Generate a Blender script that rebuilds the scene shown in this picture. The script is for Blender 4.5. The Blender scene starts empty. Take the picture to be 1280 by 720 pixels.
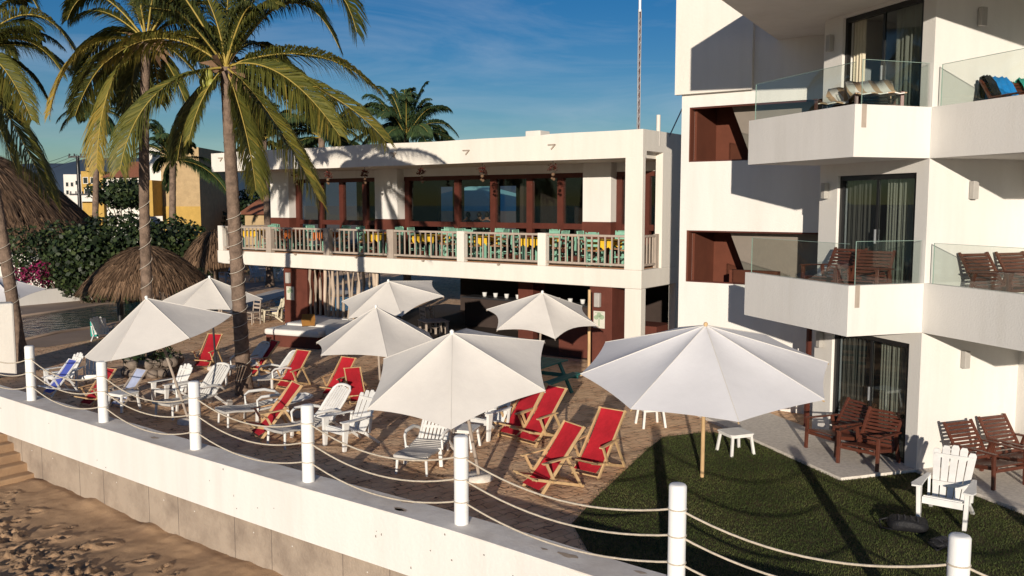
import bpy, math, random
from mathutils import Vector, Matrix, noise
rnd = random.Random(7)
PI = math.pi
S = bpy.context.scene
COL = S.collection

# ------------------------------------------------------------------ camera maths (photo pixels -> world points)
F, PITCH, CAMH = 1100.0, math.atan(105/1100), 4.5
def ray(px, py):
    x = (px-640)/F; v = (360-py)/F
    return Vector((x, math.cos(PITCH)+v*math.sin(PITCH), -math.sin(PITCH)+v*math.cos(PITCH)))
def at(px, py, z=0.0):
    d = ray(px, py); t = (z-CAMH)/d.z
    return Vector((d.x*t, d.y*t, z))
def aty(px, py, y):
    d = ray(px, py); t = y/d.y
    return Vector((d.x*t, y, CAMH+d.z*t))
# hotel frame and restaurant frame
C0 = Vector((6.79, 14.44, 0)); D2 = Vector((.9521, .3059, 0)); D1 = Vector((-.3059, .9521, 0))
def HF(x, y, z=0): return C0 + D2*x + D1*y + Vector((0, 0, z))
HROT = math.atan2(D2.y, D2.x)
PP = Vector((3.51, 23.82, 0)); RL = Vector((-.8151, .5793, 0)); RB = Vector((.5793, .8151, 0))
def RF(u, v, z=0): return PP + RL*u + RB*v + Vector((0, 0, z))
RROT = math.atan2(-RL.y, -RL.x)
def frame(o, rz): return Matrix.Translation(o) @ Matrix.Rotation(rz, 4, 'Z')

# ------------------------------------------------------------------ materials
def mat(name, col, rough=.8, var=.15, scale=3.0, bump=0.0, bscale=20.0, metal=0.0, col2=None, attr=None, streak=0, spec=.3, sheen=0, trans=0, rand=0):
    m = bpy.data.materials.new(name); m.use_nodes = True
    n = m.node_tree.nodes; l = m.node_tree.links
    b = n['Principled BSDF']; b.inputs['Roughness'].default_value = rough; b.inputs['Metallic'].default_value = metal
    b.inputs['Specular IOR Level'].default_value = spec
    tc = n.new('ShaderNodeTexCoord')
    no = n.new('ShaderNodeTexNoise'); no.inputs['Scale'].default_value = scale; no.inputs['Detail'].default_value = 6; no.inputs['Roughness'].default_value = .65
    if streak:
        mp = n.new('ShaderNodeMapping'); mp.inputs['Scale'].default_value = (1, 1, 1.0/streak)
        l.new(tc.outputs['Object'], mp.inputs['Vector']); l.new(mp.outputs['Vector'], no.inputs['Vector'])
    else: l.new(tc.outputs['Object'], no.inputs['Vector'])
    cr = n.new('ShaderNodeValToRGB')
    c2 = col2 if col2 else tuple(c*(1-var*2) for c in col)
    cr.color_ramp.elements[0].position = .3; cr.color_ramp.elements[0].color = (*c2, 1)
    cr.color_ramp.elements[1].position = .65 if not col2 else .6; cr.color_ramp.elements[1].color = (*col, 1)
    l.new(no.outputs['Fac'], cr.inputs['Fac']); out = cr.outputs['Color']
    if attr:   # attr = (colA, colB): per-face value from the mesh
        at_ = n.new('ShaderNodeAttribute'); at_.attribute_name = 'var'
        r2 = n.new('ShaderNodeValToRGB'); r2.color_ramp.elements[0].color = (*attr[0], 1); r2.color_ramp.elements[1].color = (*attr[-1], 1)
        for i, c in enumerate(attr[1:-1]):
            e = r2.color_ramp.elements.new((i+1)/(len(attr)-1)); e.color = (*c, 1)
        l.new(at_.outputs['Fac'], r2.inputs['Fac']); out = r2.outputs['Color']
    if streak >= 5:      # rain streaks and patchy repainting
        s2 = n.new('ShaderNodeTexNoise'); s2.inputs['Scale'].default_value = 1.0; s2.inputs['Detail'].default_value = 5
        m2 = n.new('ShaderNodeMapping'); m2.inputs['Scale'].default_value = (3.5, 3.5, .35); l.new(tc.outputs['Object'], m2.inputs['Vector']); l.new(m2.outputs[0], s2.inputs['Vector'])
        r3 = n.new('ShaderNodeValToRGB'); r3.color_ramp.elements[0].position = .34; r3.color_ramp.elements[0].color = (.86, .84, .80, 1); r3.color_ramp.elements[1].position = .50; r3.color_ramp.elements[1].color = (1, 1, 1, 1)
        l.new(s2.outputs['Fac'], r3.inputs[0]); x2 = n.new('ShaderNodeMixRGB'); x2.blend_type = 'MULTIPLY'; x2.inputs[0].default_value = .2; l.new(out, x2.inputs[1]); l.new(r3.outputs[0], x2.inputs[2]); out = x2.outputs[0]
    if rand:             # each copy faded differently
        oi = n.new('ShaderNodeObjectInfo'); mr_ = n.new('ShaderNodeMapRange'); mr_.inputs['To Min'].default_value = 1-rand; mr_.inputs['To Max'].default_value = 1+rand*.4
        hv = n.new('ShaderNodeHueSaturation'); l.new(oi.outputs['Random'], mr_.inputs['Value']); l.new(mr_.outputs[0], hv.inputs['Value']); l.new(out, hv.inputs['Color']); out = hv.outputs[0]
    l.new(out, b.inputs['Base Color'])
    if bump:
        n2 = n.new('ShaderNodeTexNoise'); n2.inputs['Scale'].default_value = bscale; n2.inputs['Detail'].default_value = 5
        bp = n.new('ShaderNodeBump'); bp.inputs['Strength'].default_value = bump; bp.inputs['Distance'].default_value = .02
        l.new(tc.outputs['Object'], n2.inputs['Vector']); l.new(n2.outputs['Fac'], bp.inputs['Height']); l.new(bp.outputs['Normal'], b.inputs['Normal'])
    if trans:
        tr = n.new('ShaderNodeBsdfTranslucent'); mx = n.new('ShaderNodeMixShader'); mx.inputs[0].default_value = trans
        l.new(out, tr.inputs['Color']); l.new(b.outputs[0], mx.inputs[1]); l.new(tr.outputs[0], mx.inputs[2]); l.new(mx.outputs[0], n['Material Output'].inputs['Surface'])
    return m
def glass_mat(name, tint, refl=1.0, ior=1.5):
    m = bpy.data.materials.new(name); m.use_nodes = True; n = m.node_tree.nodes; l = m.node_tree.links
    n.remove(n['Principled BSDF'])
    t = n.new('ShaderNodeBsdfTransparent'); t.inputs[0].default_value = (*tint, 1)
    g = n.new('ShaderNodeBsdfGlossy'); g.inputs['Roughness'].default_value = .01; g.inputs['Color'].default_value = (.9, .95, .93, 1)
    lw = n.new('ShaderNodeLayerWeight'); lw.inputs['Blend'].default_value = .5
    pw = n.new('ShaderNodeMath'); pw.operation = 'POWER'; pw.inputs[1].default_value = 4.0; l.new(lw.outputs['Facing'], pw.inputs[0])
    f = n.new('ShaderNodeMath'); f.operation = 'MULTIPLY_ADD'; f.inputs[1].default_value = .9; f.inputs[2].default_value = .04*(ior/1.5)**2; l.new(pw.outputs[0], f.inputs[0])
    k = n.new('ShaderNodeMath'); k.operation = 'MULTIPLY'; k.inputs[1].default_value = refl; k.use_clamp = True
    mx = n.new('ShaderNodeMixShader')
    l.new(f.outputs[0], k.inputs[0]); l.new(k.outputs[0], mx.inputs[0]); l.new(t.outputs[0], mx.inputs[1]); l.new(g.outputs[0], mx.inputs[2])
    l.new(mx.outputs[0], n['Material Output'].inputs['Surface'])
    return m
M = {}
M['white'] = mat('white_stucco', (.73, .705, .665), .85, .05, 1.1, .25, 30, streak=5)
M['cream'] = mat('cream_stucco', (.75, .71, .64), .85, .06, .8, .3, 14, streak=5)
M['whitepost'] = mat('white_post_paint', (.82, .82, .80), .55, .03, 4, .1, 30)
M['band'] = mat('white_seawall_paint', (.74, .715, .68), .8, .05, 1.4, .3, 18, streak=6)
M['capm'] = mat('worn_cap_paint', (.80, .76, .71), .85, .18, 1.6, .2, 25, col2=(.62, .56, .50))
M['canvas'] = mat('white_canvas', (.79, .75, .695), .9, .05, 1.1, .35, 5, trans=.16)
M['canvas_cool'] = mat('new_white_canvas', (.76, .75, .765), .9, .05, .9, .3, 4, trans=.12)
M['canvas_trim'] = mat('canvas_seam', (.70, .67, .62), .9, .05)
M['plastic'] = mat('white_plastic', (.78, .77, .74), .42, .08, 5, .03, 40, spec=.5, rand=.10)
M['plastic_old'] = mat('weathered_plastic', (.60, .57, .53), .6, .15, 4, .05, 40, rand=.15)
M['red'] = mat('red_sling', (.50, .016, .03), .85, .18, 2.2, .4, 14, trans=.1, rand=.22)
M['blue'] = mat('blue_sling', (.07, .10, .42), .85, .1, 5, .2, 60)
M['paleblue'] = mat('pale_blue_sling', (.40, .45, .62), .85, .12, 5, .2, 60)
M['pine'] = mat('varnished_pine', (.62, .42, .22), .5, .15, 9, .1, 40, streak=4)
M['greywood'] = mat('weathered_rail_wood', (.42, .35, .29), .8, .12, 8, .2, 30, streak=4)
M['mahogany'] = mat('reddish_teak', (.115, .034, .019), .45, .2, 10, .1, 40, spec=.5)
M['stairbrown'] = mat('stair_brown', (.13, .04, .022), .85, .1, 2, .1)
M['redwall'] = mat('oxblood_paint', (.125, .036, .023), .75, .15, 2, .3, 12)
M['redframe'] = mat('oxblood_frame', (.095, .026, .017), .5, .12, 5, .1, 20)
M['teal'] = mat('teal_chair_paint', (.24, .48, .36), .6, .15, 6, .1, 30)
M['tealdark'] = mat('teal_picnic_paint', (.035, .19, .18), .6, .15, 6, .1, 30)
M['yellow'] = mat('yellow_cloth', (.80, .48, .03), .85, .08, 5, .1, 30)
M['orange'] = mat('orange_cloth', (.62, .16, .03), .85, .08, 5)
M['tablewood'] = mat('table_wood', (.42, .22, .12), .6, .15, 6, .1, 30)
M['black'] = mat('black_aluminium', (.012, .012, .013), .35, .1, 5, spec=.5)
M['darkmetal'] = mat('dark_metal', (.03, .03, .035), .5, .1, 5)
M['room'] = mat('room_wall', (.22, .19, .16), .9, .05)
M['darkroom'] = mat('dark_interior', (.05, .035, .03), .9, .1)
M['curtain'] = mat('ivory_curtain', (.62, .56, .42), .9, .06, 2, .1, 10)
M['sheer'] = mat('taupe_curtain', (.22, .19, .15), .9, .06, 2, .1, 10)
M['stain'] = mat('rust_patch', (.50, .40, .31), .9, .15, 9)
M['driftwood'] = mat('driftwood', (.56, .45, .35), .85, .15, 6, .3, 30, streak=4, rand=.3)
M['shadefloor'] = mat('shade_dark_floor', (.06, .045, .038), .7, .15, 3, .2, 20)  # shade below the terrace put into a near-black floor colour
M['joint'] = mat('dark_joint_brown', (.16, .13, .11), .95)  # dark brown of the concrete joints and paint chips
M['concrete'] = mat('cast_concrete', (.37, .30, .235), .9, .12, 1.6, .6, 22, col2=(.23, .18, .14))
M['slab'] = mat('washed_aggregate', (.74, .68, .60), .9, .1, 14, .3, 90, col2=(.54, .49, .43))
M['trunk'] = mat('palm_bark', (.22, .155, .115), .95, .2, 5, 1.0, 22, col2=(.085, .06, .045))
M['rope'] = mat('natural_rope', (.62, .54, .43), .95, .15, 20, .5, 90)
M['lightrope'] = mat('pale_light_tube', (.55, .50, .42), .5, .05)
M['thatch'] = mat('palm_thatch', (.2, .14, .09), .95, .1, attr=[(.045, .028, .018), (.15, .09, .052), (.30, .19, .115)])
M['frond'] = mat('palm_leaflets', (.06, .09, .02), .55, .1, attr=[(.014, .022, .008), (.05, .062, .013), (.14, .135, .024), (.34, .23, .04)], spec=.35, trans=.2)
M['frondfar'] = mat('far_palm_leaflets', (.05, .09, .03), .55, .1, attr=[(.02, .042, .02), (.05, .085, .03), (.10, .13, .04)], trans=.2)
M['rachis'] = mat('frond_stem', (.40, .30, .07), .6, .1)
M['coconut'] = mat('green_coconut', (.33, .33, .07), .45, .15, 12)
M['leaf'] = mat('sea_grape_leaf', (.05, .08, .03), .5, .1, attr=[(.008, .014, .006), (.022, .038, .012), (.065, .085, .024)], spec=.3)
M['bloom'] = mat('bougainvillea_bract', (.5, .02, .15), .7, .1, attr=[(.02, .03, .012), (.20, .006, .06), (.40, .02, .14)])
M['twig'] = mat('branch_bark', (.12, .09, .07), .9)
M['ochre'] = mat('ochre_stucco', (.50, .32, .085), .9, .1, 2, .9, 12)
M['tan'] = mat('tan_stucco', (.46, .33, .18), .9, .12, 3, 1.0, 14)
M['housewhite'] = mat('house_white', (.72, .68, .62), .85, .06, 1)
M['terracotta'] = mat('terracotta_roof', (.34, .13, .07), .85, .2, 6, .8, 8)
M['pane'] = mat('dark_pane', (.02, .025, .03), .1, .1, spec=.6)
M['poster'] = mat('poster_paper', (.62, .60, .52), .7, .05)
M['postergreen'] = mat('poster_green', (.34, .44, .30), .7)
M['sconce'] = mat('sconce_aluminium', (.42, .40, .37), .5, .08)
M['steel'] = mat('galvanised_steel', (.35, .36, .38), .5, .1, metal=.5)
M['cushion'] = mat('golden_cushion', (.28, .13, .03), .9, .1)
M['navy'] = mat('navy_fabric', (.02, .03, .14), .9, .1)
M['black_fabric'] = mat('black_nylon', (.014, .014, .016), .6, .2, 10, .5, 60)
M['sky_blue'] = mat('bright_blue_towel', (.01, .22, .60), .9, .1, 6, .3, 40)
M['sea_green'] = mat('sea_green_towel', (.04, .36, .30), .9, .1, 6, .3, 40)
M['skin'] = mat('brown_skin', (.22, .11, .07), .6, .05)
M['hair'] = mat('dark_hair', (.012, .009, .008), .7)
M['shirt'] = mat('dark_shirt', (.03, .035, .05), .9)
M['rock'] = mat('planter_stone', (.25, .20, .16), .95, .25, 4, 1, 10)
M['dryleaf'] = mat('dry_frond_sheath', (.20, .12, .07), .9, .2, 8)
M['roofblue'] = mat('turquoise_canvas', (.25, .55, .58), .8, .06)
M['ceramic'] = mat('white_ceramic', (.75, .75, .74), .2, .02, spec=.6)
M['orn'] = mat('dried_flower', (.20, .045, .03), .9, .2, 20, attr=[(.02, .012, .008), (.13, .02, .012)])
M['glass'] = glass_mat('balustrade_glass', (.92, .95, .935), 1.0)
M['winglass'] = glass_mat('window_glass', (.86, .88, .87), .75, 1.5)
M['doorglass'] = glass_mat('door_glass', (.70, .74, .76), 1.3, 1.5)
M['glassedge'] = mat('glass_edge', (.30, .42, .36), .2)

def brick_mat():
    m = bpy.data.materials.new('interlocking_pavers'); m.use_nodes = True; n = m.node_tree.nodes; l = m.node_tree.links; b = n['Principled BSDF']
    tc = n.new('ShaderNodeTexCoord'); no = n.new('ShaderNodeTexNoise'); no.inputs['Scale'].default_value = 6; no.inputs['Detail'].default_value = 2
    mp = n.new('ShaderNodeMapping'); mp.inputs['Rotation'].default_value = (0, 0, math.radians(-38))
    wv = n.new('ShaderNodeVectorMath'); wv.operation = 'MULTIPLY_ADD'; wv.inputs[1].default_value = (.16, .16, 0)
    l.new(tc.outputs['Object'], no.inputs['Vector']); l.new(no.outputs['Color'], wv.inputs[0]); l.new(tc.outputs['Object'], wv.inputs[2]); l.new(wv.outputs[0], mp.inputs['Vector'])
    br = n.new('ShaderNodeTexBrick'); br.inputs['Scale'].default_value = 1; br.inputs['Brick Width'].default_value = .30; br.inputs['Row Height'].default_value = .19
    br.inputs['Mortar Size'].default_value = .016; br.inputs['Mortar Smooth'].default_value = .6; br.inputs['Bias'].default_value = -.1
    br.inputs['Color1'].default_value = (.80, .50, .30, 1); br.inputs['Color2'].default_value = (.62, .38, .225, 1); br.inputs['Mortar'].default_value = (.17, .11, .07, 1)
    l.new(mp.outputs[0], br.inputs['Vector'])
    n2 = n.new('ShaderNodeTexNoise'); n2.inputs['Scale'].default_value = .9; n2.inputs['Detail'].default_value = 6
    l.new(tc.outputs['Object'], n2.inputs['Vector'])
    r = n.new('ShaderNodeValToRGB'); r.color_ramp.elements[0].position = .3; r.color_ramp.elements[0].color = (.70, .66, .62, 1); r.color_ramp.elements[1].position = .7; r.color_ramp.elements[1].color = (1.12, 1.06, 1, 1)
    l.new(n2.outputs['Fac'], r.inputs[0])
    mx = n.new('ShaderNodeMixRGB'); mx.blend_type = 'MULTIPLY'; mx.inputs[0].default_value = 1
    l.new(br.outputs['Color'], mx.inputs[1]); l.new(r.outputs[0], mx.inputs[2])
    n4 = n.new('ShaderNodeTexNoise'); n4.inputs['Scale'].default_value = 2.6; n4.inputs['Detail'].default_value = 8; l.new(tc.outputs['Object'], n4.inputs['Vector'])
    r4 = n.new('ShaderNodeValToRGB'); r4.color_ramp.elements[0].position = .36; r4.color_ramp.elements[1].position = .60; r4.color_ramp.elements[1].color = (.85, .85, .85, 1); l.new(n4.outputs['Fac'], r4.inputs[0])
    m4 = n.new('ShaderNodeMixRGB'); m4.inputs[2].default_value = (.82, .56, .34, 1); l.new(r4.outputs[0], m4.inputs[0]); l.new(mx.outputs[0], m4.inputs[1]); l.new(m4.outputs[0], b.inputs['Base Color']); b.inputs['Roughness'].default_value = .9
    n3 = n.new('ShaderNodeTexNoise'); n3.inputs['Scale'].default_value = 9; n3.inputs['Detail'].default_value = 6; l.new(tc.outputs['Object'], n3.inputs['Vector'])
    ad = n.new('ShaderNodeMath'); ad.operation = 'MULTIPLY_ADD'; ad.inputs[1].default_value = -.6
    l.new(br.outputs['Fac'], ad.inputs[0]); l.new(n3.outputs['Fac'], ad.inputs[2])
    bp = n.new('ShaderNodeBump'); bp.inputs['Strength'].default_value = .8; bp.inputs['Distance'].default_value = .035
    l.new(ad.outputs[0], bp.inputs['Height']); l.new(bp.outputs[0], b.inputs['Normal'])
    return m
M['pavers'] = brick_mat()
def water_mat():
    m = bpy.data.materials.new('pool_water'); m.use_nodes = True; n = m.node_tree.nodes; l = m.node_tree.links; b = n['Principled BSDF']
    b.inputs['Base Color'].default_value = (.012, .05, .065, 1); b.inputs['Roughness'].default_value = .06
    tc = n.new('ShaderNodeTexCoord'); w = n.new('ShaderNodeTexNoise'); w.inputs['Scale'].default_value = 2.2; w.inputs['Detail'].default_value = 4
    bp = n.new('ShaderNodeBump'); bp.inputs['Strength'].default_value = .7; bp.inputs['Distance'].default_value = .12
    l.new(tc.outputs['Object'], w.inputs['Vector']); l.new(w.outputs['Fac'], bp.inputs['Height']); l.new(bp.outputs[0], b.inputs['Normal'])
    return m
M['water'] = water_mat()
M['sand'] = mat('beach_sand', (.44, .285, .165), .95, .1, 1.3, .7, 60, col2=(.31, .195, .115))
M['ground'] = mat('far_ground', (.20, .16, .12), .95, .15, .2, .4, 3)
M['deckconc'] = mat('pool_deck', (.36, .27, .21), .9, .12, .6, .4, 20)
M['lawnsoil'] = mat('lawn_base', (.05, .052, .018), .95, .2, 2, .8, 60, col2=(.085, .06, .03))
M['grass'] = mat('grass_blades', (.05, .08, .02), .8, .1, attr=[(.028, .042, .010), (.075, .10, .024), (.19, .16, .07)], trans=.15)
M['hill'] = mat('haze_tinted_hill', (.07, .11, .16), 1, .1, .002)  # distance haze mixed into the hill colour as blue, no haze volume
M['sea'] = mat('sea_water', (.02, .05, .07), .15, .1, .05, .4, 1)
def striped():
    m = bpy.data.materials.new('striped_towel'); m.use_nodes = True; n = m.node_tree.nodes; l = m.node_tree.links; b = n['Principled BSDF']
    tc = n.new('ShaderNodeTexCoord'); w = n.new('ShaderNodeTexWave'); w.inputs['Scale'].default_value = 1.35; w.bands_direction = 'X'; w.wave_profile = 'SIN'
    mp = n.new('ShaderNodeMapping'); mp.inputs['Rotation'].default_value = (.3, .3, .3)
    r = n.new('ShaderNodeValToRGB'); r.color_ramp.interpolation = 'CONSTANT'; r.color_ramp.elements[0].color = (.78, .74, .68, 1); r.color_ramp.elements[1].position = .62; r.color_ramp.elements[1].color = (.50, .34, .21, 1)
    l.new(tc.outputs['Object'], mp.inputs[0]); l.new(mp.outputs[0], w.inputs[0]); l.new(w.outputs['Fac'], r.inputs[0]); l.new(r.outputs[0], b.inputs['Base Color']); b.inputs['Roughness'].default_value = .95
    return m
M['striped'] = striped()

# ------------------------------------------------------------------ mesh builder
class MB:
    def __init__(s, fr=None): s.v = []; s.f = []; s.a = []; s.sm = []; s.fr = fr
    def add(s, vs, fs, val=0.0, smooth=False):
        o = len(s.v)
        s.v += [(s.fr @ Vector(p)) if s.fr else Vector(p) for p in vs]
        for f in fs: s.f.append([i+o for i in f]); s.a.append(val); s.sm.append(smooth)
        return s
    def box(s, x0, y0, z0, x1, y1, z1, val=0.0):
        return s.add([(x0,y0,z0),(x1,y0,z0),(x1,y1,z0),(x0,y1,z0),(x0,y0,z1),(x1,y0,z1),(x1,y1,z1),(x0,y1,z1)],
                     [(0,3,2,1),(4,5,6,7),(0,1,5,4),(1,2,6,5),(2,3,7,6),(3,0,4,7)], val)
    def bar(s, p, q, w, h, up=(0, 0, 1), val=0.0):
        p = Vector(p); q = Vector(q); d = (q-p).normalized(); u = Vector(up)
        sx = d.cross(u)
        if sx.length < 1e-4: sx = d.cross(Vector((0, 1, 0)))
        sx.normalize(); sz = sx.cross(d); sx *= w/2; sz *= h/2
        return s.add([p-sx-sz, p+sx-sz, p+sx+sz, p-sx+sz, q-sx-sz, q+sx-sz, q+sx+sz, q-sx+sz],
                     [(3,2,1,0),(4,5,6,7),(0,1,5,4),(1,2,6,5),(2,3,7,6),(3,0,4,7)], val)
    def path(s, pts, rad, n=8, val=0.0, caps=True):
        pts = [Vector(p) for p in pts]; rings = []; ref = Vector((0, 0, 1))
        for i, p in enumerate(pts):
            d = (pts[min(i+1, len(pts)-1)] - pts[max(i-1, 0)]).normalized()
            a = d.cross(ref)
            if a.length < .05: a = d.cross(Vector((1, 0, 0)))
            a.normalize(); b = a.cross(d); r = rad[i] if isinstance(rad, (list, tuple)) else rad
            rings.append([p + a*(r*math.cos(2*PI*k/n)) + b*(r*math.sin(2*PI*k/n)) for k in range(n)])
        vs = [q for r in rings for q in r]; fs = []
        for i in range(len(pts)-1):
            for k in range(n):
                a = i*n+k; b = i*n+(k+1) % n; fs.append((a, b, b+n, a+n))
        s.add(vs, fs, val, True)
        if caps:
            s.add(rings[0], [tuple(range(n))[::-1]], val); s.add(rings[-1], [tuple(range(n))], val)
        return s
    def tube(s, p, q, r, n=8, val=0.0, r1=None): return s.path([p, q], [r, r if r1 is None else r1], n, val)
    def prism(s, poly, z0, z1, val=0.0):
        n = len(poly); vs = [(p[0], p[1], z0) for p in poly] + [(p[0], p[1], z1) for p in poly]
        fs = [tuple(range(n))[::-1], tuple(range(n, 2*n))] + [(i, (i+1) % n, (i+1) % n+n, i+n) for i in range(n)]
        return s.add(vs, fs, val)
    def sphere(s, c, r, nu=12, nv=8, val=0.0, sc=(1, 1, 1)):
        vs = []; fs = []
        for j in range(nv+1):
            t = PI*j/nv
            for i in range(nu):
                a = 2*PI*i/nu; vs.append((c[0]+r*sc[0]*math.sin(t)*math.cos(a), c[1]+r*sc[1]*math.sin(t)*math.sin(a), c[2]+r*sc[2]*math.cos(t)))
        for j in range(nv):
            for i in range(nu):
                a = j*nu+i; b = j*nu+(i+1) % nu; fs.append((a, a+nu, b+nu, b))
        return s.add(vs, fs, val, True)
    def sheet(s, rows, th=0.0, val=0.0, smooth=True):
        """grid of points; th > 0 gives it thickness"""
        nr = len(rows); nc = len(rows[0]); rows = [[Vector(p) for p in r] for r in rows]
        fs = [(j*nc+i, j*nc+i+1, (j+1)*nc+i+1, (j+1)*nc+i) for j in range(nr-1) for i in range(nc-1)]
        flat = [p for r in rows for p in r]
        s.add(flat, fs, val, smooth)
        if th:
            nrm = []
            for j in range(nr):
                for i in range(nc):
                    a = rows[j][min(i+1, nc-1)]-rows[j][max(i-1, 0)]; b = rows[min(j+1, nr-1)][i]-rows[max(j-1, 0)][i]
                    nn = a.cross(b); nrm.append(nn.normalized() if nn.length > 1e-9 else Vector((0, 0, 1)))
            bk = [p-n_*th for p, n_ in zip(flat, nrm)]
            s.add(bk, [f[::-1] for f in fs], val, smooth)
            edge = [j*nc for j in range(nr)]; 
            per = [i for i in range(nc)] + [j*nc+nc-1 for j in range(1, nr)] + [(nr-1)*nc+i for i in range(nc-2, -1, -1)] + [j*nc for j in range(nr-2, 0, -1)]
            k = len(per)
            s.add([flat[i] for i in per]+[bk[i] for i in per], [(i, i+k, (i+1) % k+k, (i+1) % k) for i in range(k)], val)
        return s
    def build(s, name, m, parent=None, bevel=0.0, root=None, label=None):
        me = bpy.data.meshes.new(name)
        inv = None
        r = root
        if r is None and parent is not None:
            r = parent
            while r.parent: r = r.parent
        vs = s.v
        if r is not None and WORLD.get(r.name):
            inv = r.matrix_basis.inverted(); vs = [inv @ p for p in vs]
        me.from_pydata([tuple(p) for p in vs], [], s.f)
        me.polygons.foreach_set('use_smooth', s.sm)
        if any(a != 0 for a in s.a):
            at_ = me.attributes.new('var', 'FLOAT', 'FACE'); at_.data.foreach_set('value', s.a)
        me.materials.append(M[m] if isinstance(m, str) else m)
        o = bpy.data.objects.new(name, me); COL.objects.link(o)
        if parent is not None: o.parent = parent
        if bevel:
            b = o.modifiers.new('bevel', 'BEVEL'); b.width = bevel; b.segments = 2; b.limit_method = 'ANGLE'; b.angle_limit = math.radians(40)
            b.harden_normals = False
        if label: o['label'] = label
        return o
WORLD = {}
def thing(name, label, cat, loc=(0, 0, 0), rz=0.0, group=None, world=False):
    o = bpy.data.objects.new(name, None); COL.objects.link(o); o.empty_display_size = .2
    o.matrix_basis = Matrix.Translation(Vector(loc)) @ Matrix.Rotation(rz, 4, 'Z')
    o['label'] = label; o['category'] = cat
    if group: o['group'] = group
    if world: WORLD[o.name] = True
    return o
def tag(o, label, cat, group=None):
    o['label'] = label; o['category'] = cat
    if group: o['group'] = group
    return o
def origin(o, loc):
    """give a single-mesh thing its origin at loc"""
    loc = Vector(loc); o.data.transform(Matrix.Translation(-loc)); o.location = loc; return o
def struct(name, mb, m, kind='structure'):
    o = mb.build(name, m); o['kind'] = kind; return o
def dup(root, loc, rz, label=None, group=None, scale=None, swap=None):
    def cp(o, par):
        c = o.copy(); COL.objects.link(c)
        if par is not None: c.parent = par
        for ch in KIDS.get(o.name, []): 
            cp(ch, c)
        return c
    r = root.copy(); COL.objects.link(r); r.matrix_basis = Matrix.Translation(Vector(loc)) @ Matrix.Rotation(rz, 4, 'Z')
    if scale: r.scale = (scale,)*3
    for ch in root_children(root):
        c = ch.copy(); COL.objects.link(c); c.parent = r
        if swap and ch.data and ch.data.materials and ch.data.materials[0].name in swap:
            c.material_slots[0].link = 'OBJECT'; c.material_slots[0].material = swap[ch.data.materials[0].name]
        for g in root_children(ch):
            d = g.copy(); COL.objects.link(d); d.parent = c
            if swap and g.data.materials[0].name in swap:
                d.material_slots[0].link = 'OBJECT'; d.material_slots[0].material = swap[g.data.materials[0].name]
    if label: r['label'] = label
    if group: r['group'] = group
    return r
KIDS = {}
def root_children(o): return list(o.children)
class Stock:
    """first placement uses the built thing itself, the later ones copies"""
    def __init__(s, proto): s.p = proto; s.used = False
    def put(s, loc, rz, label, group=None, scale=None, swap=None):
        if not s.used and not swap:
            s.used = True; s.first = (Vector(loc), rz, scale); s.label = label
            s.p.matrix_basis = Matrix.Translation(Vector(loc)) @ Matrix.Rotation(rz, 4, 'Z')
            if scale: s.p.scale = (scale,)*3
            s.p['label'] = label
            if group: s.p['group'] = group
            return s.p
        return dup(s.p, loc, rz, label, group, scale, swap)
def seat_at(px, yf, z=0.0, yaw=None):
    """px = two front feet in photo pixels -> location and yaw of a chair whose front feet are at local y = yf"""
    a = at(px[0], px[1], z); b = at(px[2], px[3], z)
    if yaw is None: yaw = math.degrees(math.atan2(b.y-a.y, b.x-a.x))
    w = math.radians(yaw); m = (a+b)/2
    return Vector((m.x + math.sin(w)*yf, m.y - math.cos(w)*yf, z)), w

# wall with openings, in a local frame (along +x, thickness to +y), openings = (x0, x1, z0, z1)
def wall(mb, x0, x1, z0, z1, t, ops=(), y=0.0):
    xs = sorted({x0, x1} | {o[0] for o in ops} | {o[1] for o in ops}); xs = [x for x in xs if x0 <= x <= x1]
    for a, b in zip(xs, xs[1:]):
        m = (a+b)/2; cuts = sorted([(o[2], o[3]) for o in ops if o[0] < m < o[1]]); z = z0
        for c, d in cuts:
            if c > z: mb.box(a, y, z, b, y+t, c)
            z = max(z, d)
        if z < z1: mb.box(a, y, z, b, y+t, z1)
    return mb

# ================================================================== SETTING
ZC = .38                                   # top of the sea wall cap above the patio
POSTPX = [(40,502),(130,529),(245,563),(386,603),(577,656),(845,738)]
posts = [at(x, y-2, ZC) for x, y in POSTPX]
posts = [Vector((p.x, p.y, 0)) for p in posts]
posts.append(Vector((at(1200, 671, 1.52).x, at(1200, 671, 1.52).y, 0)))
dl = (posts[0]-posts[1]); posts.insert(0, posts[0]+dl)
posts.append(posts[-1] + Vector((2.45, -1.25, 0)))
posts.append(posts[-1] + Vector((2.5, -1.1, 0)))
line = [posts[0]+(posts[0]-posts[1])*1.0] + posts + [posts[-1]+Vector((6, -2.2, 0))]
def offset(pts, d):
    out = []
    for i, p in enumerate(pts):
        t = (pts[min(i+1, len(pts)-1)]-pts[max(i-1, 0)]).normalized(); n_ = Vector((-t.y, t.x, 0)); out.append(p+n_*d)
    return out
def smooth_line(pts, k=6):
    out = []
    for i in range(len(pts)-1):
        p0 = pts[max(i-1, 0)]; p1 = pts[i]; p2 = pts[i+1]; p3 = pts[min(i+2, len(pts)-1)]
        for j in range(k):
            t = j/k
            out.append(.5*((2*p1)+(p2-p0)*t+(2*p0-5*p1+4*p2-p3)*t*t+(3*p1-p0-3*p2+p3)*t**3))
    out.append(pts[-1]); return out
sl = smooth_line(line)
inner = offset(sl, .27); outer = offset(sl, -.27)

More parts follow.
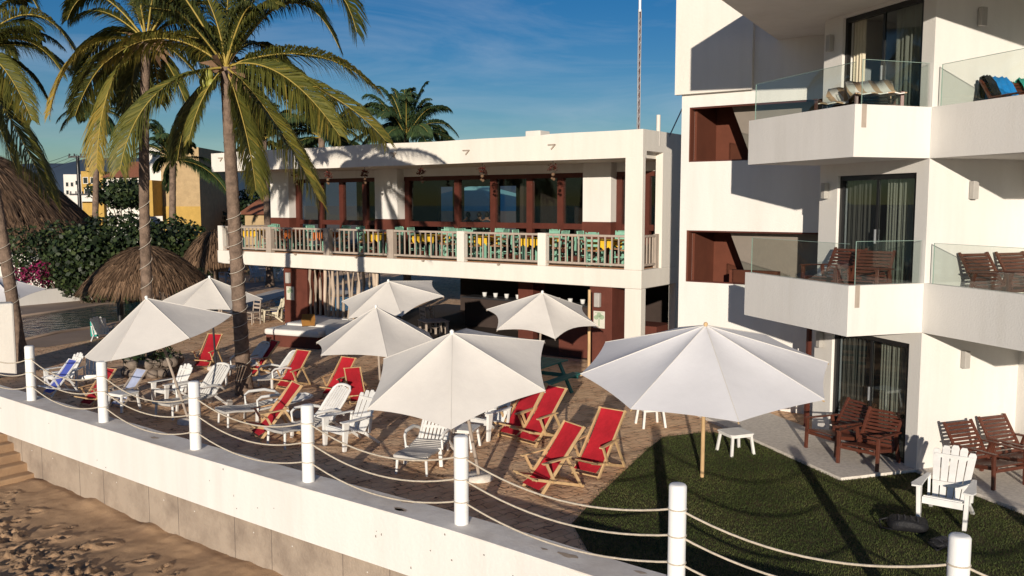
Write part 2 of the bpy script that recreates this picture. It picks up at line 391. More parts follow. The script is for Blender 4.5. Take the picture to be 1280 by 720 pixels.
# inland ground, one sheet to the horizon
mb = MB(); far = 5000
pl = [(p.x, p.y, -.02) for p in offset(sl, .1)]
poly = [(-far, 1200, -.02)] + [(-40, pl[0][1]+20, -.02)] + pl + [(60, pl[-1][1]-10, -.02), (far, -600, -.02), (far, far, -.02), (-far, far, -.02)]
mb.add(poly, [tuple(range(len(poly)))]); struct('ground', mb, 'ground')
# patio pavers
mb = MB(); pi_ = [p for p in inner]
poly = [(p.x, p.y, 0) for p in pi_] + [(14, 3, 0), (14, 60, 0), (-22, 60, 0), (-22, pi_[0].y+6, 0)]
mb.add(poly, [tuple(range(len(poly)))]); struct('patio_paving', mb, 'pavers')
# pool deck beyond, pool water, coping
def sheetpoly(name, pts, z, m, z0=None):
    mb = MB()
    if z0 is None: mb.add([(p.x, p.y, z) for p in pts], [tuple(range(len(pts)))])
    else: mb.prism([(p.x, p.y) for p in pts], z0, z)
    return struct(name, mb, m)
pool = [at(*q) for q in [(-60,432),(-60,400),(25,396.5),(75,389.5),(130,381),(182,375),(222,373),(216,385),(190,394),(150,404),(119,410),(70,417),(30,426)]]
deckp = [at(*q) for q in [(-200,450),(-200,372),(20,381),(110,371),(330,352),(380,352),(300,368),(250,384),(222,396),(170,408),(120,424),(60,434),(20,436)]]
sheetpoly('pool_deck', deckp, .006, 'deckconc')
sheetpoly('pool_water', pool, .012, 'water')
mb = MB(); cc = [Vector((p.x, p.y, .03)) for p in pool]; mb.path(cc+[cc[0]], .07, 6); struct('pool_coping', mb, 'deckconc')
# second pool strip seen beneath the terrace
p2 = [at(*q) for q in [(318,383),(352,371),(470,372),(520,384),(470,388),(360,389)]]
sheetpoly('pool_water', p2, .012, 'water')
p3 = [at(*q) for q in [(262,384),(345,362),(520,357),(520,366),(352,370),(318,382),(290,392)]]
sheetpoly('shaded_floor', [RF(.6, .3), RF(14.4, .3), RF(14.4, 9), RF(.6, 9)], .016, 'shadefloor')  # dark sheet laid over the pavers as the shade under the terrace
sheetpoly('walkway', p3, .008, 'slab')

# beach sand, footprints pressed into it
mb = MB(); mb.add([(-300, 12, -1.32), (-300, -60, -2.3), (300, -60, -2.3), (300, -2, -1.32), (10, 30, -1.32), (-60, 60, -1.32)], [(0, 1, 2, 3, 4, 5)])
struct('far_sand', mb, 'sand')
mb = MB(); mb.add([(-3000, -40, -2.35), (-3000, -3000, -2.35), (3000, -3000, -2.35), (3000, -40, -2.35)], [(0, 1, 2, 3)]); struct('sea', mb, 'sea')
x0, x1, y0, y1, st = -15.5, -1, 9.0, 22.5, .04
nx = int((x1-x0)/st); ny = int((y1-y0)/st)
hgt = [[0.0]*nx for _ in range(ny)]
wl = [(Vector((p.x, p.y, 0))) for p in outer]
def walldist(x, y):
    best = 9
    for a, b in zip(wl, wl[1:]):
        if a.x <= x <= b.x:
            t = (x-a.x)/(b.x-a.x); return (a.y+(b.y-a.y)*t - y)*.79
    return 0 if x > 0 else 3
for j in range(ny):
    for i in range(nx):
        x = x0+i*st; y = y0+j*st
        hgt[j][i] = .05*noise.noise(Vector((x*.5, y*.5, 0))) + .028*noise.noise(Vector((x*2.6, y*2.6, 3))) + .010*noise.noise(Vector((x*8, y*8, 7))) + .006*noise.noise(Vector((x*19, y*19, 2)))
rs = random.Random(3)
for k in range(8500):
    x = rs.uniform(x0, x1); y = rs.uniform(y0, y1); d = walldist(x, y)
    if d < .55 or (d < 1.45 and rs.random() < .9): continue
    if noise.noise(Vector((x*.35, y*.35, 20))) < -.35 and rs.random() < .6: continue
    a = rs.uniform(0, PI) if rs.random() < .4 else rs.gauss(.6, .35); L = rs.uniform(.045, .115); W = L*rs.uniform(.4, .6); dp = rs.uniform(.03, .10)
    ci = int((x-x0)/st); cj = int((y-y0)/st)
    for j in range(max(0, cj-8), min(ny, cj+9)):
        for i in range(max(0, ci-8), min(nx, ci+9)):
            dx = x0+i*st-x; dy = y0+j*st-y; u = (dx*math.cos(a)+dy*math.sin(a))/L; v = (-dx*math.sin(a)+dy*math.cos(a))/W; r2 = u*u+v*v
            if r2 < 6: hgt[j][i] += -dp*1.15*math.exp(-r2*1.1) + dp*.5*math.exp(-(math.sqrt(r2)-1.5)**2*3)
mb = MB(); vs = []
for j in range(ny):
    for i in range(nx):
        x = x0+i*st; y = y0+j*st; e = min(i, nx-1-i, ny-1-j, j)*st
        dw = walldist(x, y); bank = .07*math.exp(-max(0, dw-.05)/.22)*(1+.8*noise.noise(Vector((x*1.7, y*1.7, 4)))) if -.3 < dw < 2 else 0
        vs.append((x, y, -1.23+bank+hgt[j][i]*min(1, e)-(.06 if e < .05 else 0)))
mb.add(vs, [(j*nx+i, j*nx+i+1, (j+1)*nx+i+1, (j+1)*nx+i) for j in range(ny-1) for i in range(nx-1)], 0, True)
struct('beach_sand', mb, 'sand')

mb = MB(); rl = random.Random(31)
for k in range(420):
    x = rl.uniform(-11, 2); y = rl.uniform(13, 24); a = rl.uniform(0, PI); l_ = rl.uniform(.02, .07); w_ = rl.uniform(.006, .02)
    if y < 27-1.2*(x+11)*.95+1 and (y-13.6) < -.76*(x+3): continue
    mb.add([(x-l_*math.cos(a), y-l_*math.sin(a), .006), (x-w_*math.sin(a), y+w_*math.cos(a), .02), (x+l_*math.cos(a), y+l_*math.sin(a), .008), (x+w_*math.sin(a), y-w_*math.cos(a), .012)], [(0, 1, 2, 3)])
struct('leaf_litter', mb, 'dryleaf', 'stuff')
# lawn
lawn = [at(829,547), at(812,560), at(780,590), at(744,624), at(715,655)]
li = [p for p in inner if p.x > .75]
lawn += [Vector((p.x, p.y, 0)) for p in li[:26]] + [Vector((9.5, 8, 0)), HF(2.0,-3.6), HF(-.02,-3.6), HF(-.02, 0), HF(-1.52, 0), HF(-1.5, 3.0), at(880,541)]
sheetpoly('lawn', lawn, .012, 'lawnsoil')
def inside(x, y, poly):
    c = False; n_ = len(poly)
    for i in range(n_):
        a = poly[i]; b = poly[i-1]
        if (a.y > y) != (b.y > y) and x < (b.x-a.x)*(y-a.y)/(b.y-a.y)+a.x: c = not c
    return c
mb = MB(); rg = random.Random(11); cnt = 0
while cnt < 120000:
    x = rg.uniform(.7, 9.4); y = rg.uniform(6.0, 17.4)
    if x > 8.4 or not inside(x+rg.gauss(0, .05), y+rg.gauss(0, .05), lawn): continue
    cnt += 1; h = rg.uniform(.010, .032); a = rg.uniform(0, 2*PI); w = rg.uniform(.003, .007); lx = rg.gauss(0, .012); ly = rg.gauss(0, .012)
    patch = noise.noise(Vector((x*.9, y*.9, 1)))*.5+.45
    mb.add([(x-w*math.cos(a), y-w*math.sin(a), .012), (x+w*math.cos(a), y+w*math.sin(a), .012), (x+lx, y+ly, .012+h)], [(0, 1, 2)], min(1, max(.02, patch*.75+rg.uniform(-.2, .3))))
struct('grass', mb, 'grass', 'stuff')
# aggregate slabs in front of the rooms
for poly in ([HF(-1.5,0), HF(0,0), HF(0,6.5), HF(-1.5,6.2)], [HF(0,-3.3), HF(2.2,-3.3), HF(2.2,0), HF(0,0)]):
    sheetpoly('terrace_slab', poly, .06, 'slab', -.01)
# hills
mb = MB(); rows = []
for (hy, seed, base, amp) in ((2600, 5, 70, 120),):
    r0 = []; r1 = []; r2 = []
    for i in range(90):
        x = -3200+i*70; h = base+amp*max(0, noise.noise(Vector((x*.0016, seed, 0)))+.55)*(1.0 if x < -1050 else max(.15, 1-(x+1050)/900))
        if -1500 < x < -1150: h = max(h, 120+18*noise.noise(Vector((x*.01, 1, 1))))
        h = min(h, 138)
        r0.append((x, hy-500, -3)); r1.append((x, hy+100*noise.noise(Vector((x*.004, 9, 0))), h)); r2.append((x, hy+900, 0))
    mb.sheet([r0, r1, r2])
struct('hills', mb, 'hill')

# ================================================================== SEA WALL, POSTS, ROPES
def ribbon(mb, a, b, za0, zb0, close=True):
    pass
sw = thing('sea_wall', 'long curving sea wall with white painted band over bare concrete panels, above the sand', 'wall', (posts[4].x, posts[4].y, -1.2), 0, world=True)
def strip_wall(pts_in, pts_out, z0, z1):
    mb = MB(); n_ = len(pts_in)
    vs = []
    for p, q in zip(pts_in, pts_out):
        vs += [(p.x, p.y, z0), (p.x, p.y, z1), (q.x, q.y, z1), (q.x, q.y, z0)]
    fs = []
    for i in range(n_-1):
        a = i*4
        for k in range(4): fs.append((a+k, a+(k+1) % 4, a+4+(k+1) % 4, a+4+k))
    fs += [(3, 2, 1, 0), tuple((n_-1)*4+k for k in range(4))]
    return mb.add(vs, fs)
strip_wall(offset(sl, .25), offset(sl, -.25), -.43, ZC-.02).build('painted_band', 'band', sw)
strip_wall(inner, outer, ZC-.018, ZC).build('cap', 'capm', sw, bevel=.006)
strip_wall(offset(sl, .2), offset(sl, -.17), -2.3, -.432).build('concrete_base', 'concrete', sw)
mr2 = random.Random(8); st1 = MB()
for k in range(13):
    i = [20, 21, 33, 33, 34, 38, 39, 40, 45, 45, 46, 51, 52][k]; p = sl[i].lerp(sl[i+1], mr2.random()); d = (sl[i+1]-sl[i]).normalized(); nn = Vector((-d.y, d.x, 0)); c = p+nn*mr2.uniform(-.18, .2)
    r = mr2.uniform(.03, .12); pts = [(c+d*(r*mr2.uniform(.7, 1.8)*math.cos(a))+nn*(r*mr2.uniform(.3, .7)*math.sin(a))) for a in [2*PI*q/11 for q in range(11)]]
    st1.add([(q.x, q.y, ZC+.003) for q in pts], [tuple(range(11))])
st1.build('rust_stain', 'stain', sw)
st2 = MB(); oo = offset(sl, -.252)
for k in range(34):
    i = mr2.randrange(6, len(sl)-14); p = oo[i].lerp(oo[i+1], mr2.random()); d = (oo[i+1]-oo[i]).normalized(); z = mr2.uniform(-.38, .30); h = mr2.uniform(.01, .035); w = mr2.uniform(.006, .014)
    st2.add([(p.x-d.x*w, p.y-d.y*w, z), (p.x+d.x*w, p.y+d.y*w, z-.004), (p.x+d.x*w*.6, p.y+d.y*w*.6, z+h), (p.x-d.x*w*.8, p.y-d.y*w*.8, z+h*.8)], [(0, 1, 2, 3)])
st2.build('paint_chip', 'joint', sw)
# panel joints and tie-rod plugs of the concrete
mb = MB(); mp = MB(); ol = offset(sl, -.17); acc = 0; nxt = .9
for a, b in zip(ol, ol[1:]):
    L = (b-a).length
    while acc+L > nxt:
        t = (nxt-acc)/L; p = a+(b-a)*t; d = (b-a).normalized(); nn = Vector((d.y, -d.x, 0))
        mb.bar(p+nn*.000+Vector((0, 0, -1.5)), p+nn*.000+Vector((0, 0, -.44)), .006, .010, up=d)
        q = p+d*.5+nn*.004; q.z = -.62; mp.bar(q, q+nn*.006, .018, .018)
        nxt += 1.25+.45*math.sin(nxt*5)
    acc += L
mb.build('panel_joint', 'joint', sw); mp.build('tie_plug', 'housewhite', sw)
# wall pier at the left end
pr = thing('wall_pier', 'broad white rendered pier ending the sea wall at left edge of photo, beside a palm', 'pier', at(4, 470), 0, world=True)
b_ = at(22, 470); mb = MB(frame(Vector((b_.x, b_.y, 0)), .56)); mb.prism([(-1.3, 0), (0, 0), (0, .5), (-1.3, .5)], 0, 1.93)
mb.build('pier_body', 'cream', pr, bevel=.05)
# beach steps
stp = thing('beach_steps', 'sandy concrete beach steps going down beside the sea wall', 'steps', at(20, 600, -1.23), 0, world=True)
wd = (ol[8]-ol[0]).normalized(); wn = Vector((wd.y, -wd.x, 0))
pb = at(39, 601, -1.25); mb = MB()
for k in range(8):
    a = pb-wd*(.30*k)+wn*.0; z = -1.27+.165*(k+1)
    a = a-wn*.25; p = [a, a+wn*2.6, a+wn*2.6-wd*.31, a-wd*.31]
    mb.prism([(q.x, q.y) for q in p], -2.2, z)
mb.build('treads', 'sand', stp, bevel=.03)

desc = ['leftmost white post on the sea wall, by the blue deck chair', 'white wall post in front of the tilted parasol tip', 'white wall post below the leaning parasol pole, third from left',
        'white wall post at the middle-left, in front of a pale chaise', 'white wall post below the big six-sided parasol', 'white wall post at the edge of the lawn, third rope post from right',
        'nearest white wall post at bottom right, before the white armchair', 'white wall post beyond the bottom right corner, at the far end of the lawn']
for i, p in enumerate(posts[:-1]):
    if i == 0: lab = 'white rope post beyond left edge of the photo'; continue
    t = thing('rope_post', desc[i-1], 'post', (p.x, p.y, ZC), 0, 'white round posts carrying ropes along the sea wall')
    r = .095; hh = 1.16; mb = MB(); seg = 20
    prof = [(r, 0), (r, hh-.025), (r-.012, hh-.006), (r-.03, hh), (0.001, hh)]
    vs = [(a*math.cos(2*PI*k/seg), a*math.sin(2*PI*k/seg), z) for a, z in prof for k in range(seg)]
    mb.add(vs, [(j*seg+k, j*seg+(k+1) % seg, (j+1)*seg+(k+1) % seg, (j+1)*seg+k) for j in range(len(prof)-1) for k in range(seg)], 0, True)
    mb.add([(r*1.02*math.cos(2*PI*k/seg), r*1.02*math.sin(2*PI*k/seg), .0) for k in range(seg)], [tuple(range(seg))])
    mb.build('shaft', 'whitepost', t)
    for zz in (.30, .60, .89):
        e = MB(); e.path([(.098*math.cos(a_), .098*math.sin(a_), zz) for a_ in [2*PI*k/16 for k in range(17)]], .008, 5, caps=False); e.build('eyelet', 'rope', t)
for lv, (zz, nm) in enumerate(((.89, 'top'), (.60, 'middle'), (.30, 'lowest'))):
    mb = MB(); pts = []
    for a, b in zip(posts, posts[1:]):
        sag = .25-.015*lv+.03*(rnd.random()-.5)
        for k in range(14):
            t = k/14; p = a+(b-a)*t; pts.append(Vector((p.x, p.y, ZC+zz-4*sag*t*(1-t))))
    pts.append(Vector((posts[-1].x, posts[-1].y, ZC+zz)))
    mb.path(pts, .0125, 6); o = mb.build('rope', 'rope'); origin(o, pts[0])
    tag(o, {'top': 'uppermost of the three slack ropes strung through the white wall posts', 'middle': 'middle one of the three slack ropes through the white wall posts', 'lowest': 'lowest slack rope, closest to the sea wall cap'}[nm], 'rope', 'ropes between the white posts')

# ================================================================== HOTEL
hotel = thing('hotel_building', 'tall white stucco hotel with stepped balconies at the right', 'building', HF(0, 0), HROT)
mb = MB()
# left-facing wall along D1 (local y), face at x=0
doors = [(.27, 2.26, .06, 2.15), (.27, 2.26, 2.90, 5.02), (.27, 2.26, 5.76, 7.90)]
mr = Matrix.Rotation(math.radians(90), 4, 'Z') @ Matrix.Scale(-1, 4, Vector((0, 1, 0)))   # local wall x -> y, thickness -> +x
w1 = MB(mr); wall(w1, 0, 2.78, 0, 7.96, .25, doors)
w1.build('side_wall', 'white', hotel)
w2 = MB(); wall(w2, .25, 2.1, 0, 7.96, .25, ()); w2.build('front_wall', 'white', hotel)
w3 = MB(Matrix.Translation((2.1, 0, 0)) @ mr); wall(w3, -3.6, 0, 0, 7.96, .25, [(-3.0, -1.0, .06, 2.15), (-3.0, -1.0, 2.9, 5.02), (-3.0, -1.0, 5.76, 7.9)]); w3.build('side_wall', 'white', hotel)
w4 = MB(); w4.box(2.35, -3.6, 0, 9, -3.35, 12); w4.build('front_wall', 'white', hotel)
# rear part: return wall behind the side wall and the stair block parallel to the restaurant
hl = lambda p: Vector(((p - C0).dot(D2), (p - C0).dot(D1), p.z))
w5 = MB(); w5.box(.25, 2.53, 0, 3.2, 2.78, 7.96); w5.build('return_wall', 'white', hotel)
A2 = Vector((6.0, 18.8, 0)); sr = RROT - HROT
fr2 = Matrix.Translation(hl(A2)) @ Matrix.Rotation(sr, 4, 'Z')       # local +x to the right, +y back; x = -u
wb = MB(fr2); ops = [(-2.45, .6, 2.72, 3.90), (-2.43, .6, 5.45, 6.67)]
wall(wb, -2.62, 1.4, 0, 12, .22, ops); wb.build('stair_wall', 'white', hotel)
wb = MB(fr2); wb.box(-2.62, .22, 0, -2.40, 6, 12); wb.box(-2.40, 5.8, 0, 1.4, 6, 12); wb.build('rear_wall', 'white', hotel)
ub = MB(fr2); ub.box(-2.74, -.13, 6.96, -.95, -.002, 10.5); ub.build('upper_parapet_block', 'cream', hotel)
for zb, zt in ((2.72, 3.90), (5.45, 6.67)):       # red stair recess behind each opening
    rb = MB(fr2); rb.box(-2.398, 1.35, zb-.6, 1.2, 1.45, zt+.4); rb.box(-2.398, .222, zb-.6, -2.34, 1.35, zt+.4); rb.build('stair_recess_wall', 'stairbrown', hotel)
    rb = MB(fr2); rb.box(-2.447, .012, zb+.004, -2.40, .221, zt-.004); rb.build('recess_reveal', 'stairbrown', hotel)
    rb = MB(fr2); rb.add([(-1.75, .45, zt+.35), (1.2, .45, zt+.35), (1.2, .45, zb-.5), (-.9, .45, zb-.5), (-1.75, .6, zt+.35), (1.2, .6, zt+.35), (1.2, .6, zb-.5), (-.9, .6, zb-.5)], [(0, 1, 2, 3), (7, 6, 5, 4), (0, 4, 5, 1), (1, 5, 6, 2), (2, 6, 7, 3), (3, 7, 4, 0)]); rb.build('stair_flank_shade', 'room', hotel)  # grey stair side, its slanted edge shaped as the diagonal shadow in the recess
    rb = MB(fr2); rb.box(-2.33, .222, zb-.62, 1.2, 1.34, zb-.5); rb.box(-2.33, .222, zt+.3, 1.2, 1.34, zt+.38); rb.box(-.2, .9, zb-.5, -.05, 1.34, zt+.3); rb.build('stair_landing', 'room', hotel)
    fr_ = MB(fr2); x_ = -2.45; fr_.box(-2.45, .03, zb-.001, .6, .1, zb+.03); fr_.box(-2.45, .03, zt-.035, .6, .1, zt+.001); fr_.build('recess_trim', 'redframe', hotel)
sb = MB(fr2); sb.box(-1.5, .25, 2.3, -.4, .44, 3.02); sb.build('stair_flight', 'stairbrown', hotel)
# shell, roof, rooms
sh = MB(); sh.box(8.75, -3.35, 0, 9, 9, 12); sh.box(3.2, 8.75, 0, 8.75, 9, 12); sh.build('rear_wall', 'white', hotel)
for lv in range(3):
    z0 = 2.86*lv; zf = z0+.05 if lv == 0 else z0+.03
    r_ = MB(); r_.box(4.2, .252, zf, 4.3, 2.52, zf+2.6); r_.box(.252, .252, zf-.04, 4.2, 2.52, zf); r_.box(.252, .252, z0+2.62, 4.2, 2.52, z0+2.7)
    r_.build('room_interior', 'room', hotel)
    for (bx, by, mirror) in ((0, 0, 0), (2.1, -3.27, 0)):
        if bx and True: 
            pass
        y0_, y1_ = by+.27, by+2.26; zt = z0+2.15 if lv == 0 else z0+2.16 if lv == 1 else z0+2.18
        zb_ = z0+.06 if lv == 0 else z0+.04
        d = MB(); fw = .07; X0, X1 = bx+.06, bx+.14; ym = (y0_+y1_)/2
        d.box(X0, y0_, zb_, X1, y0_+fw, zt); d.box(X0, y1_-fw, zb_, X1, y1_, zt); d.box(X0, y0_+fw, zt-.09, X1, y1_-fw, zt); d.box(X0, y0_+fw, zb_, X1, y1_-fw, zb_+.05)
        dr = d.build('sliding_door', 'black', hotel)
        openp = (lv == 2 and bx == 0)
        s1 = MB(); s1.box(X0+.015, y0_+fw, zb_+.05, X0+.055, y0_+fw+.05, zt-.09); s1.box(X0+.015, ym-.02, zb_+.05, X0+.055, ym+.03, zt-.09); s1.build('door_stile', 'black', dr)
        g = MB(); g.box(X0+.03, y0_+fw+.05, zb_+.05, X0+.038, ym-.02, zt-.09)
        if not openp: g.box(X0+.05, ym+.03, zb_+.05, X0+.058, y1_-fw, zt-.09)
        g.build('glass_pane', 'doorglass', dr)
        h_ = MB(); h_.box(X0-.02, ym-.0, zb_+.9, X0+.012, ym+.02, zb_+1.15); h_.build('door_handle', 'steel', dr)
        # curtains: pleated sheets
        for (ya, yb, mt) in ([(y0_+.25, y0_+.62, 'curtain'), (ym+.55, y1_-.05, 'sheer')] if not openp else [(y0_+.22, y0_+.85, 'curtain'), (y1_-.3, y1_-.05, 'curtain')]) + ([(y0_+.68, y0_+.9, 'curtain'), (y0_+1.15, y0_+1.5, 'sheer')] if lv < 2 else []):
            rows = []; n_ = 30
            for zz in (zb_+.03, zb_+1.0, zt-.05):
                rows.append([(X1+.10+.035*math.sin(k*1.25+ya)+.01*math.sin(k*.6), ya+(yb-ya)*k/n_, zz) for k in range(n_+1)])
            cu = MB(); cu.sheet(rows, .006); cu.build('curtain', mt, hotel)
    if lv == 2: pass
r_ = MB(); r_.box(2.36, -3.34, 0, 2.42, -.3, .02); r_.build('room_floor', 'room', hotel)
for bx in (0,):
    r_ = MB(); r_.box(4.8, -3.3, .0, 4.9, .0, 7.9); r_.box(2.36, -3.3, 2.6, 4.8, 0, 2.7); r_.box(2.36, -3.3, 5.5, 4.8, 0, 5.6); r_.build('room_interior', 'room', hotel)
# balconies
def balcony(x0, x1, y0, y1, zb, label_parts=''):
    b = MB(); t = .14; zf = zb+.46; zt = zb+.82
    b.box(x0+t, y0+t, zb+.001, x1, y1, zf)
    b.box(x0, y0, zb, x0+t, y1, zt); b.box(x0+t, y0, zb, x1, y0+t, zt)
    o = b.build('balcony', 'white', hotel)
    return o, zt
for zb in (2.38, 5.24):
    o, zt = balcony(-1.49, -.002, 0.0, 2.96, zb)
    g = MB(); g.box(-1.43, .10, zt-.03, -1.418, 2.85, zt+.66); g.box(-1.32, .055, zt-.03, -.03, .067, zt+.70); g.build('balcony_glass', 'glass', o)
    e = MB(); e.box(-1.431, .10, zt+.66, -1.417, 2.85, zt+.666); e.box(-1.32, .054, zt+.70, -.03, .068, zt+.706); e.box(-1.326, .054, zt-.03, -1.32, .068, zt+.706); e.box(-1.431, 2.85, zt-.03, -1.417, 2.857, zt+.666); e.build('glass_edge', 'glassedge', o)
    n_ = MB(); n_.box(-1.36, -.004, zt-.36, -1.27, .001, zt+.003); n_.build('drain_notch', 'greywood', o)
    o, zt = balcony(0, 2.098, -3.3, -.002, zb)
    g = MB(); g.box(.055, -3.2, zt-.03, .067, -.12, zt+.66); g.box(.08, -3.25, zt-.03, 2.05, -3.238, zt+.66); g.build('balcony_glass', 'glass', o)
    e = MB(); e.box(.054, -3.2, zt+.66, .068, -.12, zt+.666); e.box(.054, -.126, zt-.03, .068, -.12, zt+.666); e.box(.08, -3.251, zt+.66, 2.05, -3.237, zt+.666); e.build('glass_edge', 'glassedge', o)
# upper overhang with its diagonal edge
up = MB(); up.prism([(.30, 4.75), (-3.2, 1.5), (-.23, -4.15), (.8, -6.1), (8.7, -6.1), (8.7, 4.75)], 7.962, 8.9); up.build('roof_overhang', 'white', hotel)
up = MB(); up.prism([(.5, 4.6), (9, 4.6), (9, 9), (1.2, 9)], 11.5, 12); up.build('roof', 'white', hotel)
# ground floor passage pieces left of the door
pp = MB(); pp.box(-.02, 2.95, 0, .06, 3.02, 2.35); pp.build('downpipe', 'redframe', hotel)
# sconces (each a little up-and-down light box)
def sconce(fr, z):
    s = MB(fr); s.box(-.055, -.11, z, .055, -.012, z+.30); o = s.build('wall_sconce', 'sconce', hotel, bevel=.01)
    s = MB(fr); s.box(-.03, -.012, z+.08, .03, -.001, z+.2); s.build('mount', 'steel', o)
for z in (1.74, 4.58, 7.38): sconce(Matrix.Translation((.88, 0, 0)), z)
for z in (1.74, 4.60, 7.35): sconce(Matrix.Translation((0, 2.55, 0)) @ Matrix.Rotation(-PI/2, 4, 'Z'), z)

# ================================================================== RESTAURANT   local x = -u, y = v
rest = thing('restaurant_building', 'long two storey white restaurant with an open upper terrace and flat roof', 'building', PP, RROT)
RM = frame(PP, RROT)
rest_ = rest
def B(name, m, boxes, parent=rest, bevel=0, fr=None, label=None):
    """boxes in (u0, v0, z0, u1, v1, z1)"""
    b = MB(fr)
    for (u0, v0, z0, u1, v1, z1) in boxes: b.box(-max(u0, u1), min(v0, v1), z0, -min(u0, u1), max(v0, v1), z1)
    return b.build(name, m, parent, bevel, label=label)
FZ = 2.72
B('terrace_slab', 'cream', [(0, 0, 2.19, 18.5, 9, 2.70)], bevel=.02)
B('terrace_floor', 'tablewood', [(.2, .15, 2.703, 18.4, 2.44, 2.72)])
# roof with parapet, bottom soffit 5.75
rb = MB()
prof = []
n_ = 38
for i in range(n_+1):
    u = 18.7*i/n_; zt = 6.47+.035*noise.noise(Vector((u*.35, 0, 2)))+(.03 if u < 3 else 0); zb = 5.75+.03*noise.noise(Vector((u*.3, 5, 2)))
    prof.append((u, zb, zt))
for (u, zb, zt), (u2, zb2, zt2) in zip(prof, prof[1:]):
    rb.add([(-u, 0, zb), (-u2, 0, zb2), (-u2, 0, zt2), (-u, 0, zt), (-u, .22, zb), (-u2, .22, zb2), (-u2, .22, zt2), (-u, .22, zt)], [(0, 3, 2, 1), (3, 7, 6, 2), (4, 5, 6, 7), (0, 1, 5, 4)])
rb.add([(-18.7, 0, prof[-1][1]), (-18.7, .22, prof[-1][1]), (-18.7, .22, prof[-1][2]), (-18.7, 0, prof[-1][2])], [(0, 1, 2, 3)])
rb.add([(0, 0, prof[0][1]), (0, .22, prof[0][1]), (0, .22, prof[0][2]), (0, 0, prof[0][2])], [(0, 1, 2, 3)])
rb.build('roof_parapet', 'cream', rest)
B('roof', 'cream', [(.22, .222, 5.76, 18.69, 10, 6.1), (18.45, .222, 6.1, 18.69, 10, 6.45), (0.22, 9.8, 6.1, 18.45, 10, 6.45)])
B('end_wall', 'cream', [(0, .222, 5.93, .218, 2.6, 6.50), (0, 1.23, 2.701, .218, 2.9, 5.929), (0, 2.9, 0, .218, 10, 6.5), (0, 2.2, 0, .218, 2.9, 2.189)])
B('corner_pillar', 'cream', [(-.003, -.003, 2.701, .53, .17, 5.76), (-.003, -.003, 0, .50, .28, 2.188)], bevel=.015)
B('low_wall', 'cream', [(0, .3, 0, .15, 2.19, .75)])
B('counter_block', 'redwall', [(.3, 1.6, 0, 1.3, 2.6, .95)])
# terrace railing: posts and bays
us = [.53, 3.25, 6.29, 9.28, 12.34, 15.44, 18.3]
for i, u in enumerate(us[1:]):
    m_ = 'cream' if i in (0, 1, 5) else 'greywood'
    B('railing_post', m_, [(u-.14, -.002 if i != 5 else 0, 2.702, u+.14, .2, 3.66)], bevel=.01)
for a, b in zip(us, us[1:]):
    r_ = MB(); ua = a+(.14 if a > 1 else .0); ub_ = b-.14
    r_.box(-ub_, .05, 3.585, -ua, .12, 3.645); r_.box(-ub_, .05, 2.79, -ua, .12, 2.85)
    n_ = int((ub_-ua)/.215)
    for k in range(1, n_):
        u = ua+(ub_-ua)*k/n_; r_.box(-u-.019, .066, 2.85, -u+.019, .104, 3.585)
    r_.build('railing', 'greywood', rest)
    if a > 1: B('spout', 'greywood', [((a+b)/2-.03, -.10, 2.66, (a+b)/2+.03, .05, 2.72)])
r_ = MB(); r_.box(-.16, .2, 3.585, -.09, 1.1, 3.645); r_.box(-.16, .2, 2.79, -.09, 1.1, 2.85); r_.box(-.17, 1.04, 2.702, -.08, 1.22, 3.66)
for k in range(1, 5): r_.box(-.145, .2+.18*k-.019, 2.85, -.105, .2+.18*k+.019, 3.585)
r_.build('railing', 'greywood', rest)
# end railing at the left
r_ = MB(); r_.box(-18.4, .2, 3.585, -18.33, 2.5, 3.645); r_.box(-18.4, .2, 2.79, -18.33, 2.5, 2.85)
for k in range(1, 12): r_.box(-18.385, .2+.2*k-.019, 2.85, -18.345, .2+.2*k+.019, 3.585)
r_.build('railing', 'greywood', rest)
# inner front wall at v = 2.5
V = 2.5
cols = [(2.16, 3.15), (10.91, 12.03), (16.76, 17.88)]
B('lintel', 'white', [(.22, V, 5.48, 18.4, V+.3, 5.758)])
for a, b in cols:
    B('column', 'white', [(a, V-.35, 3.95, b, V+.3, 5.76)], bevel=.01)
    B('column_base', 'redwall', [(a-.01, V-.36, 2.722, b+.01, V+.3, 3.948)])
def glazing(u0, u1, mull, seg):
    fr_ = [(u0, V+.02, 5.33, u1, V+.14, 5.478), (u0, V+.02, 3.70, u1, V+.14, 3.88), (u0, V+.02, 2.722, u1, V+.14, 2.84)]
    for m in mull: fr_.append((m-.11, V+.0, 2.84, m+.11, V+.16, 5.33))
    B('window_frame', 'redframe', fr_)
    B('window_glass', 'winglass', [(a, V+.075, 3.88, b, V+.083, 5.33) for a, b in seg])
def u_at(px, v):    # photo column -> u along the wall at depth v
    d = ray(px, 280); o = PP+RB*v; nrm = RB; t = o.dot(nrm)/d.dot(nrm); q = d*t; q.z = 0; return (q-o).dot(RL)
m1 = [u_at(x, V) for x in (734, 700, 661.5, 616, 571, 509)]
glazing(3.15, 10.91, m1, list(zip(m1, m1[1:])))
m2 = [u_at(x, V) for x in (474, 456, 427, 400, 372.5)]
glazing(12.03, 16.76, m2, list(zip(m2, m2[1:])))
glazing(.22, 2.16, [.35, 1.15, 2.08], [(.35, 1.15), (1.15, 2.08)])
